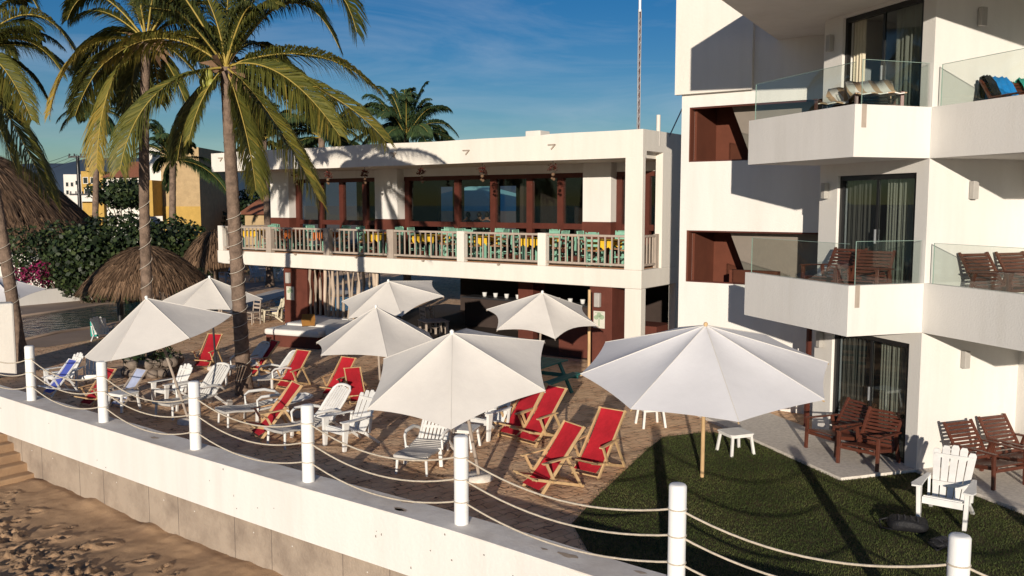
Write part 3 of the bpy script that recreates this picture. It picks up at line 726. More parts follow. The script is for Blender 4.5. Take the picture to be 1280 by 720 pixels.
# interior of the upper floor, open at the back through wide rear windows
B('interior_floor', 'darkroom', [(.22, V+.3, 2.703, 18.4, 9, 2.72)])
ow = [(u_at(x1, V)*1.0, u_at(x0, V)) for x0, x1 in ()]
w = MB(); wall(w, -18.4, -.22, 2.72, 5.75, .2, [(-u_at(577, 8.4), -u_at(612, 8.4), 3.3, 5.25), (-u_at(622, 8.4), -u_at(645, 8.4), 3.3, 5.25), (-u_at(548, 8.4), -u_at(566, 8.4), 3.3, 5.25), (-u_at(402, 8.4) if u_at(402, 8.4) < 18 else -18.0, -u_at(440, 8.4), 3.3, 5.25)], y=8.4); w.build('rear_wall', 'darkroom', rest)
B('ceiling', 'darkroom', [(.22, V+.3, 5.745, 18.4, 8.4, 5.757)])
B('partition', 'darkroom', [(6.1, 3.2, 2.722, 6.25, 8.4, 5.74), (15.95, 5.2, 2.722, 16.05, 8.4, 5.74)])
# lower floor
ua_, ub2 = u_at(382, .5), u_at(353, .5)
B('ground_floor_pillar', 'redwall', [(ua_, .5, 0, ub2, 1.4, 2.188), ], bevel=.01)
B('ground_floor_pillar', 'redwall', [(5.3, 2.6, 0, 5.9, 3.3, 2.188)])
k1 = B('ground_floor_pillar', 'redwall', [(u_at(766, .01), .01, 0, u_at(738, .01), .9, 2.188)], bevel=.01)
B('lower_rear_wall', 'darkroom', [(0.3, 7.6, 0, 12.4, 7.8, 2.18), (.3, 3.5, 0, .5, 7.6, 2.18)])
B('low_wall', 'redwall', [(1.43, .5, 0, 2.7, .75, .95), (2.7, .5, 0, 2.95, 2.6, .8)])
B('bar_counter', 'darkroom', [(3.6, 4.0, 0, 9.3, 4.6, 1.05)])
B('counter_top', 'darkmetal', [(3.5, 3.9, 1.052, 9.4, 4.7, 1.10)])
B('fence_kerb', 'white', [(u_at(474, .4), .25, 0, u_at(383, .4), .55, .46)])
# drainage hooks and small things on the fascia and roof
for px, py in ((492, 193), (583, 190), (690, 183), (276, 199)):
    q = ray(px, py); t = PP.dot(RB)/q.dot(RB); p = q*t; u = (Vector((p.x, p.y, 0))-PP).dot(RL); z = CAMH+p.z
    b = MB(); b.bar((-u-.12, -.03, z+.05), (-u+.13, -.03, z+.05), .04, .03); b.bar((-u+.13, -.03, z+.05), (-u-.01, -.03, z-.08), .04, .03); b.build('rain_spout', 'greywood', rest)
B('roof_vent', 'cream', [(5.3, 3.0, 6.1, 5.9, 3.6, 6.92)], bevel=.03)
B('roof_vent', 'cream', [(1.6, 2.0, 6.1, 2.3, 2.6, 6.62)], bevel=.03)
b = MB(); b.tube((.05-.1, 1.0, 6.1), (-.05, 1.0, 6.95), .06, 10); b.build('vent_pipe', 'housewhite', rest)
b = MB(); b.tube((-.0, 1.6, 6.4), (.35, 2.4, 7.9), .018, 6); b.build('aerial', 'steel', rest)
# posters and lamps on the pillars
def poster(u, v, z, w, h, label):
    t = thing('poster', label, 'poster', RF(u, v, z), RROT)
    b = MB(); b.box(-w/2, -.012, 0, w/2, -.001, h); b.build('sheet', 'poster', t)
    b = MB(); b.box(-.015, -.016, h*.12, .015, -.013, h*.55)
    for dx, dz, r in ((-.09, .62, .08), (.08, .66, .09), (0, .78, .08)):
        pts = [(dx+r*math.cos(a), -.0145, h*dz+r*.8*math.sin(a)) for a in [2*PI*k/10 for k in range(10)]]; b.add(pts, [tuple(range(10))])
    b.box(-w*.38, -.016, h*.9, w*.38, -.013, h*.93); b.build('tree_drawing', 'postergreen', t)
poster(u_at(750, .0), .01, 1.02, .36, .48, 'white poster with small green trees on red pillar at the restaurant corner')
poster(u_at(361, .5), .5, .92, .42, .50, 'white square notice on red pillar beside the stick fence')
for (u, v, z) in ((u_at(749, 0), .01, 1.62), (u_at(360, .5), .5, 1.55)):
    b = MB(); b.box(-u-.09, v-.13, z, -u+.09, v-.002, z+.40); b.build('pillar_lamp', 'sconce', rest, bevel=.02)
# driftwood pole fence
fence = thing('pole_fence', 'screen of pale crooked driftwood poles under the restaurant terrace', 'fence', RF(u_at(427, .4), .4, .46), RROT)
rs = random.Random(5); hw_ = (u_at(385, .4)-u_at(470, .4))/2; u = -hw_; i = 0
while u < hw_:
    b = MB(); r = rs.uniform(.045, .075); pts = []
    dx = rs.gauss(0, .05)
    for k in range(5): pts.append((-u+dx*k/4+rs.gauss(0, .018), rs.gauss(0, .02), 1.72*k/4))
    b.path(pts, [r*rs.uniform(.85, 1.1) for _ in pts], 8); b.build('pole', 'driftwood', fence); u += rs.uniform(.20, .27); i += 1
# hanging dried flower ornaments under the soffit
for i, px in enumerate((371, 411, 457, 528, 603, 691)):
    u = u_at(px, .35)
    t = thing('hanging_ornament', 'dark dried-flower bunch hanging under the terrace roof, ' + ['first from left, half behind palm fronds', 'second from left', 'third from left, reddest of the left three', 'third from right', 'second from right, over the wide window', 'rightmost, nearest the corner pillar'][i], 'ornament', RF(u, .35, 5.72), RROT, 'flower ornaments under the terrace roof')
    b = MB(); b.tube((0, 0, .03), (0, 0, -.15), .008, 5); b.build('cord', 'black', t)
    b = MB(); rs = random.Random(i)
    for k in range(46):
        a = rs.uniform(0, 2*PI); e = rs.uniform(-.6, 1.2); r = rs.uniform(.08, .16); p = Vector((r*math.cos(a)*math.cos(e), r*math.sin(a)*math.cos(e), -.2+r*math.sin(e)))
        q = Vector((rs.gauss(0, .03), rs.gauss(0, .03), rs.gauss(0, .03))); b.add([p-q, p+q, p+Vector((rs.gauss(0, .04), rs.gauss(0, .04), rs.gauss(0, .04)))], [(0, 1, 2)], rs.random())
    b.build('flowers', 'orn', t)
    b = MB(); b.sphere((0, 0, -.36), .055); b.sphere((.03, 0, -.50), .045); b.sphere((-.05, .02, -.47), .035); b.build('gourd', 'dryleaf', t)

# ------------------------------------------------------------------ terrace tables and chairs
def ladder_chair():
    t = thing('dining_chair', 'x', 'chair')
    b = MB(); b.box(-.21, -.21, .43, .21, .21, .465); b.build('seat', 'tablewood', t, bevel=.01)
    for sx in (-1, 1):
        b = MB(); b.tube((sx*.19, -.19, 0), (sx*.19, -.19, .44), .022, 8); b.build('leg', 'teal', t)
        b = MB(); b.path([(sx*.19, .19, 0), (sx*.19, .19, .45), (sx*.19, .26, .98)], .023, 8); b.build('leg', 'teal', t)
    b = MB()
    for z, h in ((.60, .07), (.74, .07), (.90, .10)):
        y = .19+.07*(z-.45)/.5; b.box(-.17, y-.012, z-h/2, .17, y+.012, z+h/2)
    b.box(-.13, .235, .95, .13, .258, .985)
    b.build('backrest', 'teal', t, bevel=.008)
    b = MB(); b.bar((-.19, -.19, .2), (.19, -.19, .2), .025, .025); b.bar((-.19, .19, .2), (.19, .19, .2), .025, .025); b.bar((-.19, -.19, .26), (-.19, .19, .26), .025, .025); b.bar((.19, -.19, .26), (.19, .19, .26), .025, .025)
    b.build('stretcher', 'teal', t); return t
def dining_table():
    t = thing('dining_table', 'x', 'table')
    b = MB(); b.box(-.42, -.42, .70, .42, .42, .735); b.build('tabletop', 'tablewood', t, bevel=.006)
    for sx in (-1, 1):
        for sy in (-1, 1): b = MB(); b.box(sx*.36-.03, sy*.36-.03, 0, sx*.36+.03, sy*.36+.03, .70); b.build('leg', 'teal', t)
    return t
CH = Stock(ladder_chair()); TB = Stock(dining_table())
tus = [1.75, 4.1, 6.35, 8.6, 10.9, 13.3, 15.7, 17.5]
where = ['nearest the corner pillar', 'second from the corner pillar', 'third from the corner pillar', 'left of the terrace middle post', 'before the wide white column', 'before the yellow reflection window', 'behind the tall palm trunk', 'furthest left']
rs = random.Random(9)
for i, u in enumerate(tus):
    v = 1.2+rs.uniform(-.15, .15)
    TB.put(RF(u, v, FZ), RROT, 'square teal-legged terrace table %s' % where[i], 'tables on the upper terrace')
    cm = 'orange' if i in (5, 6) else 'yellow'
    c = MB(frame(RF(u, v, FZ), RROT)); n_ = 12; hx = .47
    rows = [[(-hx+2*hx*k/n_, -.43-.01, .50+.05*math.sin(k*1.9+u)) for k in range(n_+1)], [(-hx+2*hx*k/n_, -.43, .74) for k in range(n_+1)], [(-hx+2*hx*k/n_, .43, .74) for k in range(n_+1)], [(-hx+2*hx*k/n_, .44, .52+.05*math.sin(k*1.3)) for k in range(n_+1)]]
    c.sheet(rows, -.006); o = c.build('tablecloth', cm); origin(o, RF(u, v, FZ+.74)); tag(o, '%s cloth spread over the terrace table %s' % (cm, where[i]), 'tablecloth', 'cloths on the terrace tables')
    for k, (dx, dy, rz) in enumerate(((0, -.62, PI), (0, .64, 0), (-.68, 0, PI/2), (.68, 0, -PI/2))):
        if k == 0 and i % 2: dx = .15
        if i == 7 and k == 2: continue
        if i % 2 and k == 0: continue
        uu = u-dx+rs.uniform(-.05, .05); vv = v+dy+rs.uniform(-.05, .05)
        CH.put(RF(uu, vv, FZ), RROT+rz+rs.uniform(-.15, .15), 'teal chair %s of the terrace table %s' % (['on the railing side', 'on the window side', 'at the left', 'at the right'][k], where[i]), 'teal wooden chairs on the upper terrace')
ius = [4.6, 7.2, 9.4, 13.4]
for i, u in enumerate(ius):
    wn_ = ['behind the rightmost dark window', 'behind the window with the lamp reflection', 'beside the seated guests', 'behind the left windows'][i]
    TB.put(RF(u, 3.9, FZ), RROT, 'square dining table indoors %s' % wn_, 'tables inside the restaurant')
    c = MB(frame(RF(u, 3.9, FZ), RROT)); c.box(-.46, -.46, .738, .46, .46, .745); o = c.build('tablecloth', 'yellow'); origin(o, RF(u, 3.9, FZ+.74)); tag(o, 'yellow cloth on the indoor table %s' % wn_, 'tablecloth', 'cloths on the indoor tables')
    for k, (dx, dy, rz) in enumerate(((0, -.62, PI), (-.68, 0, PI/2), (.68, 0, -PI/2))):
        CH.put(RF(u-dx, 3.9+dy, FZ+.12), RROT+rz, 'teal chair indoors %s, %s' % (wn_, ['back to the window', 'left of its table', 'right of its table'][k]), 'teal chairs inside the restaurant')
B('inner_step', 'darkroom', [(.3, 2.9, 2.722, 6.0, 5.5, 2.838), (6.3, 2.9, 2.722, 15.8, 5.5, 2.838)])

# ------------------------------------------------------------------ built-in sofa in front
sf = thing('built_in_sofa', 'white cushioned built-in bench sofa on a red base below the terrace', 'sofa', at(365, 428), 0, world=True)
p0 = at(333, 432); p1 = at(398, 437); dx = (p1-p0); dx.z = 0
fr = frame(p0, math.atan2((p1-p0).y, (p1-p0).x)); L = dx.length
b = MB(fr); b.box(0, 0, 0, L, .9, .36); b.box(0, .9, 0, L+1.4, 2.4, .36); b.build('base', 'redwall', sf)
b = MB(fr); b.box(-.05, -.05, .362, L+.05, .95, .56); b.build('seat_cushion', 'white', sf, bevel=.07)
b = MB(fr); b.box(-.02, .96, .362, L+1.4, 2.4, .62); b.build('seat_cushion', 'white', sf, bevel=.07)
b = MB(fr); b.box(L+.1, .2, .362, L+1.3, .95, .70); b.build('arm_bolster', 'white', sf, bevel=.07)
c = MB(frame(fr @ Vector((1.05, .8, .58)), fr.to_euler().z+.6)); rows = []
for j in range(7):
    rows.append([((i-3)*.075*(1-.04*abs(j-3)), .05+.03*(j-3)-.04*math.cos((i-3)*.5)*math.cos((j-3)*.5), .20+(j-3)*.06) for i in range(7)])
c.sheet(rows, .08); o = c.build('cushion', 'cushion'); origin(o, fr @ Vector((1.05, .8, .62))); tag(o, 'golden brown square cushion propped on the white built-in sofa', 'cushion')

# ================================================================== PARASOLS
def parasol(apex, axis, R, h, rot, N, label, mt='canvas', base=None, pole_m='greywood', scal=.05, sag=.05, group='white parasols on the patio', stand=True, rp=.028):
    A = Vector(apex); ax = Vector(axis).normalized(); e1 = Vector((0, 1, 0)).cross(ax).normalized(); e2 = ax.cross(e1)
    b0 = A-ax*(A.z/ax.z) if base is None else Vector(base)
    t = thing('parasol', label, 'parasol', b0, 0, group, world=True)
    cs = [A-ax*h+e1*(R*math.cos(rot+2*PI*k/N))+e2*(R*math.sin(rot+2*PI*k/N)) for k in range(N)]
    c = MB(); seam = MB(); ns, nt = 8, 8
    for k in range(N):
        c0 = cs[k]; c1 = cs[(k+1) % N]; rows = []
        for i in range(ns+1):
            s = max(.012, i/ns); row = []
            for j in range(nt+1):
                tt = j/nt; bell = 4*tt*(1-tt)
                e = c0.lerp(c1, tt); p = A.lerp(e, s*(1-scal*bell*s*s))
                p = p - ax*(sag*bell*math.sin(PI*min(1, s*.9))*R/1.5) + ax*(.035*s*(1-s)*4*.0)
                row.append(p)
            rows.append(row)
        c.sheet(rows, -.005)
        seam.path([A.lerp(c0, q/6)+ax*.004 for q in range(7)], .006, 5)
    cn = c.build('canopy', mt, t); seam.build('seam', 'canvas_trim', cn)
    for k in range(N):
        r = MB(); r.tube(A-ax*.10, cs[k]-ax*.03, .011, 6); r.build('rib', pole_m, t)
    hub = A-ax*(h+.15)
    for k in range(N):
        r = MB(); r.tube(hub, A.lerp(cs[k], .5)-ax*.06, .009, 5); r.build('strut', pole_m, t)
    p = MB(); p.tube(b0+Vector((0, 0, .02)), A-ax*.03, rp, 10); p.build('pole', pole_m, t)
    f = MB(); f.sphere(A+ax*.02, .035, 10, 6); f.tube(A-ax*.03, A+ax*.02, .03, 8); f.build('finial', 'whitepost' if mt == 'canvas' else 'pine', t)
    p = MB(); p.tube(hub-ax*.05, hub+ax*.05, .05, 10); p.build('hub', pole_m, t)
    if stand:
        p = MB(); p.path([b0+Vector((0, 0, .0)), b0+Vector((0, 0, .07)), b0+Vector((0, 0, .09))], [.24, .23, .06], 20); p.build('base', 'slab', t)
    return t
parasol((3.03,13.65,2.61), (-.04,-.192,.981), 1.98, .72, 3.161, 8, 'largest parasol, bluish white and eight-sided, standing on the lawn on a wooden pole', 'canvas_cool', pole_m='pine', scal=.025, sag=.045, stand=False, rp=.033)
parasol((-.91,13.24,2.55), (-.137,-.321,.937), 1.54, .72, 2.545, 6, 'big six-sided white parasol leaning toward the sea wall at centre, above a chaise and stool')
parasol((-7.32,17.53,2.62), (-.238,-.119,.964), 1.46, .80, 3.367, 6, 'strongly tilted white parasol at the left, its tip reaching over the second wall post', scal=-.035, sag=.02)
parasol((.73,21.04,2.38), (.033,-.221,.975), 1.42, .64, 2.822, 6, 'white parasol beside the teal picnic table and red pillar', scal=.12)
parasol((-3.09,19.86,2.17), (-.033,-.042,.999), 1.54, .85, 2.895, 6, 'white parasol over two red deck chairs, directly left of the big central one')
parasol((-3.28,23.27,2.46), (-.138,-.244,.96), 1.47, .51, 2.883, 6, 'small-looking white parasol furthest back at centre, under the terrace edge', scal=.09)
parasol((-8.1,23.48,2.54), (0,-.117,.993), 1.34, .64, 3.304, 6, 'white parasol behind the tilted one, by the thatched palapa', pole_m='darkmetal', scal=.06)
ap = aty(-12, 343, 27.5)
parasol(ap, (0,-.15,.98), 1.5, .62, .4, 6, 'partly seen bluish white parasol at the left edge, behind the pier', 'canvas_cool')

# ================================================================== CHAIRS
def deck_chair(name, frame_m, sling_m, cat_lab='x'):
    t = thing(name, cat_lab, 'deck chair')
    W = .25
    def rA(sx): return (sx*W, -.36, .0), (sx*W, .50, .99)
    for sx in (-1, 1):
        p, q = rA(sx); b = MB(); b.bar(p, q, .028, .05); b.build('back_rail', frame_m, t, bevel=.004)
        b = MB(); b.bar((sx*(W-.035), -.48, .30), (sx*(W-.035), .52, .02), .026, .045); b.build('seat_rail', frame_m, t, bevel=.004)
        b = MB(); b.bar((sx*(W+.04), -.34, .53), (sx*(W+.04), .20, .57), .065, .022); b.build('armrest', frame_m, t, bevel=.004)
        b = MB(); b.bar((sx*(W+.04), -.27, .53), (sx*(W+.03), -.10, .20), .026, .04); b.bar((sx*(W+.04), .12, .56), (sx*(W+.04), .42, .05), .026, .04); b.build('arm_support', frame_m, t)
    for (x_, y_, z_, r_) in ((W+.03, .49, .98, .016), (W+.06, -.47, .30, .017), (W, .50, .03, .014), (W, -.34, .04, .013)):
        b = MB(); b.tube((-x_, y_, z_), (x_, y_, z_), r_, 8); b.build('crossbar', frame_m, t)
    rows = []
    for i in range(15):
        s = i/14; y = .485-.85*s; z = .985-.90*s - .10*math.sin(PI*s) + (.03*max(0, s-.85)*6); rows.append([(x*.218, y-.02*math.sin(PI*s)*0, z-.012*(1-x*x)*math.sin(PI*s)) for x in (-1, -.6, -.2, .2, .6, 1)])
    b = MB(); b.sheet(rows, .006); b.build('sling', sling_m, t)
    return t
DC = Stock(deck_chair('deck_chair', 'pine', 'red'))
PW = {'varnished_pine': M['whitepost'], 'red_sling': M['blue']}; PG = {'varnished_pine': M['greywood'], 'red_sling': M['paleblue']}
G_ = 'sling deck chairs on the patio'
for px, yaw, lab, sw_ in [
    ((716,592,746.6,600.8), -38, 'red sling deck chair nearest the lawn, frontmost right of the red group', None),
    ((653,611,674,622.6), -56, 'red sling deck chair nearest the rope, left of the one by the lawn', None),
    ((646,552,668,560), -46, 'red sling deck chair in the middle of the right-hand red group', None),
    ((622,545,648,552), -42, 'red sling deck chair half hidden under the right tip of the big central parasol', None),
    ((398,496,424,499), -30, 'red sling deck chair under the middle-left parasol, behind two white chairs, left of its pair', None),
    ((436,508,460,503), 22, 'red sling deck chair under the middle-left parasol, facing the camera, right of its pair', None),
    ((344,486,363,489), -30, 'upright red sling deck chair just right of the palm trunk with white light tube', None),
    ((314,544,325,553), -56, 'red sling deck chair seen from its side, beside the flat white chaise', None),
    ((303,467,322,474), -48, 'red sling deck chair half hidden behind the light-wrapped palm trunk', None),
    ((239,462,263,461), -14, 'red sling deck chair furthest back at left, behind the dark parasol pole', None),
    ((96,507,117,511), -30, 'low red sling deck chair behind the second wall post', None),
    ((50,492,68,498), -36, 'blue sling deck chair with white frame at far left', PW),
    ((137,508,153,512), -34, 'pale blue sling deck chair right of the second wall post', PG)]:
    k_ = .74 if px[0] == 436 else .86 if px[0] == 398 else .78 if (px[0] < 140 and px[1] > 490) else (.88 if px[1] < 500 else 1.0)
    loc, w = seat_at(px, -.36*k_, 0, yaw); DC.put(loc, w, lab, G_, swap=sw_, scale=k_)

def adirondack(name='adirondack_chair', m='plastic', slats=5):
    t = thing(name, 'x', 'chair')
    b = MB()
    for i in range(5):
        y0 = -.30+i*.115; z0 = .39-.032*i; b.bar((-.26, y0+.05, z0), (.26, y0+.05, z0), .10, .022, up=(0, .27, 1))
    b.box(-.27, -.33, .30, .27, -.30, .40); b.build('seat', m, t, bevel=.005)
    b = MB(); n_ = slats
    for i in range(n_):
        f = (i-(n_-1)/2)/((n_-1)/2); x0 = f*.185; x1 = f*.245; top = .99-.07*f*f
        w0 = .080; w1 = .110; y0, y1 = .22, .22+.40*(top-.22)/.8
        vs = []
        for (xc, w, y, z) in ((x0, w0, y0, .22), ((x0+x1)/2, (w0+w1)/2, (y0+y1)/2, (.22+top)/2), (x1, w1, y1-.012, top-.04), (x1, w1*.62, y1, top)):
            yc = y-.035*(1-abs(f))*0+.03*abs(f)*-1
            vs += [(xc-w/2, yc, z), (xc+w/2, yc, z), (xc+w/2, yc+.022, z), (xc-w/2, yc+.022, z)]
        fs = [(3, 2, 1, 0), (12, 13, 14, 15)]
        for q in range(3):
            for k in range(4): fs.append((q*4+k, q*4+(k+1) % 4, q*4+4+(k+1) % 4, q*4+4+k))
        b.add(vs, fs)
    b.box(-.25, .30, .42, .25, .325, .49); b.box(-.27, .50, .80, .27, .52, .86); b.build('backrest', m, t, bevel=.004)
    for sx in (-1, 1):
        b = MB(); pl = [(.27, -.40), (.40, -.42), (.43, -.30), (.38, .05), (.34, .36), (.28, .36), (.28, -.1)]
        b.prism([(sx*x, y) for x, y in pl], .555, .578); b.build('armrest', m, t, bevel=.006)
        b = MB(); b.add([(sx*.275, -.36, .0), (sx*.33, -.36, .0), (sx*.35, -.36, .555), (sx*.29, -.36, .555), (sx*.275, -.29, .0), (sx*.33, -.29, .0), (sx*.35, -.22, .555), (sx*.29, -.22, .555)], [(0, 3, 2, 1), (4, 5, 6, 7), (0, 1, 5, 4), (1, 2, 6, 5), (2, 3, 7, 6), (3, 0, 4, 7)]); b.build('leg', m, t, bevel=.006)
        b = MB(); b.bar((sx*.27, .2, .24), (sx*.29, .52, .0), .05, .05); b.bar((sx*.29, .28, .24), (sx*.30, .33, .56), .04, .05); b.build('leg', m, t, bevel=.006)
    return t
AD = Stock(adirondack())
GA = 'white plastic armchairs with slatted backs'
for px, yaw, lab in [
    ((1152,653,1200,666), -36, 'white plastic armchair alone on the lawn at right, next to the black backpack'),
    ((405,558,428,565), -42, 'white plastic armchair left of the big central parasol, in front of the red pair'),
    ((188,503,209,507), -36, 'white plastic armchair under the strongly tilted parasol'),
    ((52,484,72,490), -38, 'white plastic armchair with fan back behind the blue deck chair'),
    ((100,487,119,486), 8, 'white plastic armchair with fan back shaded, between the first two wall posts'),
    ((583,547,606,551), -40, 'white plastic armchair half hidden under the big central parasol')]:
    k_ = .82 if px[1] < 510 else .97
    loc, w = seat_at(px, -.36*k_, 0, yaw); AD.put(loc, w, lab, GA, scale=k_)
SW = {'white_plastic': M['pine']}
# far ones by the pool and on the far deck
loc, w = seat_at((119,427,138,429), -.36, 0, 160); AD.put(at(129, 424), math.radians(188), 'white plastic armchair by the pool with a teal towel over its arm', GA, scale=.84)
for i, (x, y, yw, lab) in enumerate([(322, 352, 40, 'white plastic armchair on the far deck, left of the far table'), (343, 353, -60, 'white plastic armchair on the far deck, right of the far table'), (334, 348, 150, 'white plastic armchair on the far deck, behind the far table'),
                       (283, 353, -30, 'white plastic armchair on the far deck beside the palm trunk'), (346, 344, 100, 'furthest white plastic armchair on the far deck')]):
    AD.put(at(x, y), math.radians(yw), lab, GA)
for i, (x, y, yw, lab) in enumerate([(338, 402, -70, 'small natural slatted armchair behind the white sofa, left one'), (350, 400, -20, 'small natural slatted armchair behind the white sofa, right one')]):
    AD.put(at(x, y), math.radians(yw), lab, 'natural slatted armchairs behind the sofa', scale=.85, swap={'white_plastic': M['curtain']})
q = at(347, 400); b = MB(frame(q, .3)); b.box(-.28, -.32, .36, .28, .20, .47); o = b.build('seat_pad', 'navy', None, .04); origin(o, q+Vector((0, 0, .36))); tag(o, 'navy seat pad on the small slatted armchair behind the sofa', 'cushion')
q = at(119, 424); b = MB(frame(q, .2)); rows = [[(-.12+.08*i, -.02-.02*math.sin(i), z) for i in range(4)] for z in (.60, .45, .25, .1)]; b.sheet(rows, .02); o = b.build('towel', 'sea_green'); origin(o, q); tag(o, 'teal towel hanging on the white chair by the pool', 'towel')

def chaise(m='plastic_old', mb_='plastic', back=48, name='chaise_lounge'):
    t = thing(name, 'x', 'sun lounger')
    rows = []
    b = MB()
    for i in range(13):     # slatted lying surface, gentle wave
        y = -1.02+i*.083; z = .33-.05*math.sin(max(0, (i-2))/10*PI)*.8; b.bar((-.27, y, z), (.27, y, z), .071, .02)
    for sx in (-1, 1):
        b.path([(sx*.285, -1.05+.1*k, .325-.04*math.sin(max(0, k-2)/9*PI)) for k in range(13)], .024, 8)
    b.path([(x*.285, -1.06-.03*(1-x*x), .32) for x in (-1, -.6, -.2, .2, .6, 1)], .03, 8)
    b.build('seat', m, t)
    a = math.radians(back); c_, s_ = math.cos(a), math.sin(a); y0, z0 = .06, .30
    b = MB(); Lb = .80
    for i in range(7):
        x = -.21+.07*i; ln = Lb-.04*abs(i-3)*.5; p = (x, y0, z0+.0); q = (x, y0+c_*ln, z0+s_*ln); b.bar(p, q, .048, .016, up=(0, -s_, c_))
    for sx in (-1, 1): b.path([(sx*.26, y0, z0), (sx*.265, y0+c_*.5, z0+s_*.5), (sx*.25, y0+c_*(Lb-.08), z0+s_*(Lb-.08)), (sx*.18, y0+c_*Lb, z0+s_*Lb)], .026, 8)
    b.path([(x*.18, y0+c_*(Lb+.03*(1-x*x)), z0+s_*(Lb+.03*(1-x*x))) for x in (-1, -.5, 0, .5, 1)], .03, 8)
    b.bar((-.25, y0+c_*.28, z0+s_*.28), (.25, y0+c_*.28, z0+s_*.28), .05, .02, up=(0, -s_, c_))
    b.build('backrest', mb_, t)
    for sx in (-1, 1):
        b = MB(); b.path([(sx*.33, -.42, .30), (sx*.34, -.42, .50), (sx*.345, -.34, .56), (sx*.345, 0, .56), (sx*.33, .22, .50), (sx*.30, .34, .40)], [.026, .026, .03, .034, .03, .02], 8); b.build('armrest', mb_, t)
        b = MB(); b.tube((sx*.25, -1.0, .32), (sx*.27, -1.02, 0), .028, 8, r1=.022); b.build('leg', mb_, t)
        b = MB(); b.bar((sx*.30, -.42, .32), (sx*.33, -.44, 0), .04, .06, up=(1, 0, 0)); b.build('leg', mb_, t)
        b = MB(); b.bar((sx*.28, .10, .30), (sx*.31, .42, .04), .04, .05, up=(1, 0, 0)); b.build('leg', mb_, t)
        b = MB(); b.tube((sx*.30, .45, .08), (sx*.35, .45, .08), .08, 14); b.build('wheel', m, t)
    return t
CL = Stock(chaise()); CLF = Stock(chaise(back=6))
GC = 'white plastic chaises on the patio'
for px, yaw, lab, st_ in [
    ((498,592,532,595), -14, 'white chaise with grey seat below the big central parasol, nearest chaise', CL),
    ((334.5,554.5,359,562), -40, 'white chaise behind the middle-left wall post, back upright', CL),
    ((192,521,221,525), -30, 'white slatted-back chaise behind the third wall post', CL),
    ((301,486,318,492), -42, 'white chaise right of the palm trunk, partly behind the upright red chair', CL),
    ((266,472,284,477), -40, 'bluish shaded chaise left of the palm trunk, behind a small stool', CL),
    ((272,527,289,537), -52, 'flat-lying white chaise next to the side-on red deck chair', CLF)]:
    k_ = .88 if px[1] < 500 else 1.0
    loc, w = seat_at(px, -1.0*k_, 0, yaw); st_.put(loc, w, lab, GC, scale=k_)

def stool():
    t = thing('side_table', 'x', 'side table')
    b = MB(); c = [(-.25, -.21), (-.21, -.25), (.21, -.25), (.25, -.21), (.25, .21), (.21, .25), (-.21, .25), (-.25, .21)]
    b.prism(c, .375, .40); b.box(-.22, -.22, .33, .22, -.20, .375); b.box(-.22, .20, .33, .22, .22, .375); b.box(-.22, -.2, .33, -.2, .2, .375); b.box(.2, -.2, .33, .22, .2, .375); b.build('tabletop', 'plastic', t, bevel=.008)
    for sx in (-1, 1):
        for sy in (-1, 1): b = MB(); b.bar((sx*.19, sy*.19, .375), (sx*.235, sy*.235, 0), .045, .045, up=(1, 0, 0)); b.build('leg', 'plastic', t, bevel=.006)
    return t
ST = Stock(stool())
for x, y, rz, lab in [(919, 566, .35, 'small white plastic table on the lawn beneath the large parasol, by the concrete slab'), (813, 532, .2, 'small white plastic table mostly hidden behind the left edge of the large lawn parasol'),
                      (580, 560, -.3, 'small white stool table beside the leaning pole of the big central parasol'), (282, 478, -.4, 'small bluish shaded stool table left of the palm trunk'), (155, 512, -.5, 'small white stool table in front of the pale blue deck chair')]:
    ST.put(at(x, y), rz, lab, 'small white plastic side tables')

# slatted wooden armchairs of the hotel rooms
def wood_chair():
    t = thing('wooden_armchair', 'x', 'armchair')
    b = MB()
    for i in range(9): y = -.36+i*.078; b.bar((-.285, y, .36-.014*i), (.285, y, .36-.014*i), .052, .02)
    for sx in (-1, 1): b.bar((sx*.295, -.40, .335), (sx*.295, .32, .22), .028, .06, up=(0, 0, 1))
    b.build('seat', 'mahogany', t, bevel=.004)
    b = MB(); a = math.radians(56); c_, s_ = math.cos(a), math.sin(a)
    for i in range(10): d = .07+i*.067; b.bar((-.285, .24+c_*d, .24+s_*d), (.285, .24+c_*d, .24+s_*d), .018, .046, up=(0, c_, s_))
    for sx in (-1, 1): b.bar((sx*.300, .22, .20), (sx*.300, .24+c_*.72, .24+s_*.72), .03, .05, up=(1, 0, 0))
    b.build('backrest', 'mahogany', t, bevel=.004)
    for sx in (-1, 1):
        b = MB(); b.bar((sx*.345, -.42, .56), (sx*.345, .42, .53), .07, .024); b.build('armrest', 'mahogany', t, bevel=.006)
        b = MB(); b.bar((sx*.345, -.36, .55), (sx*.345, -.38, 0), .045, .055, up=(1, 0, 0)); b.build('leg', 'mahogany', t, bevel=.004)
        b = MB(); b.bar((sx*.345, .26, .53), (sx*.345, .42, 0), .045, .055, up=(1, 0, 0)); b.build('leg', 'mahogany', t, bevel=.004)
    b = MB(); b.bar((-.34, -.36, .29), (.34, -.36, .29), .03, .05); b.bar((-.34, .33, .24), (.34, .33, .24), .03, .05); b.build('stretcher', 'mahogany', t); return t
WC = Stock(wood_chair())
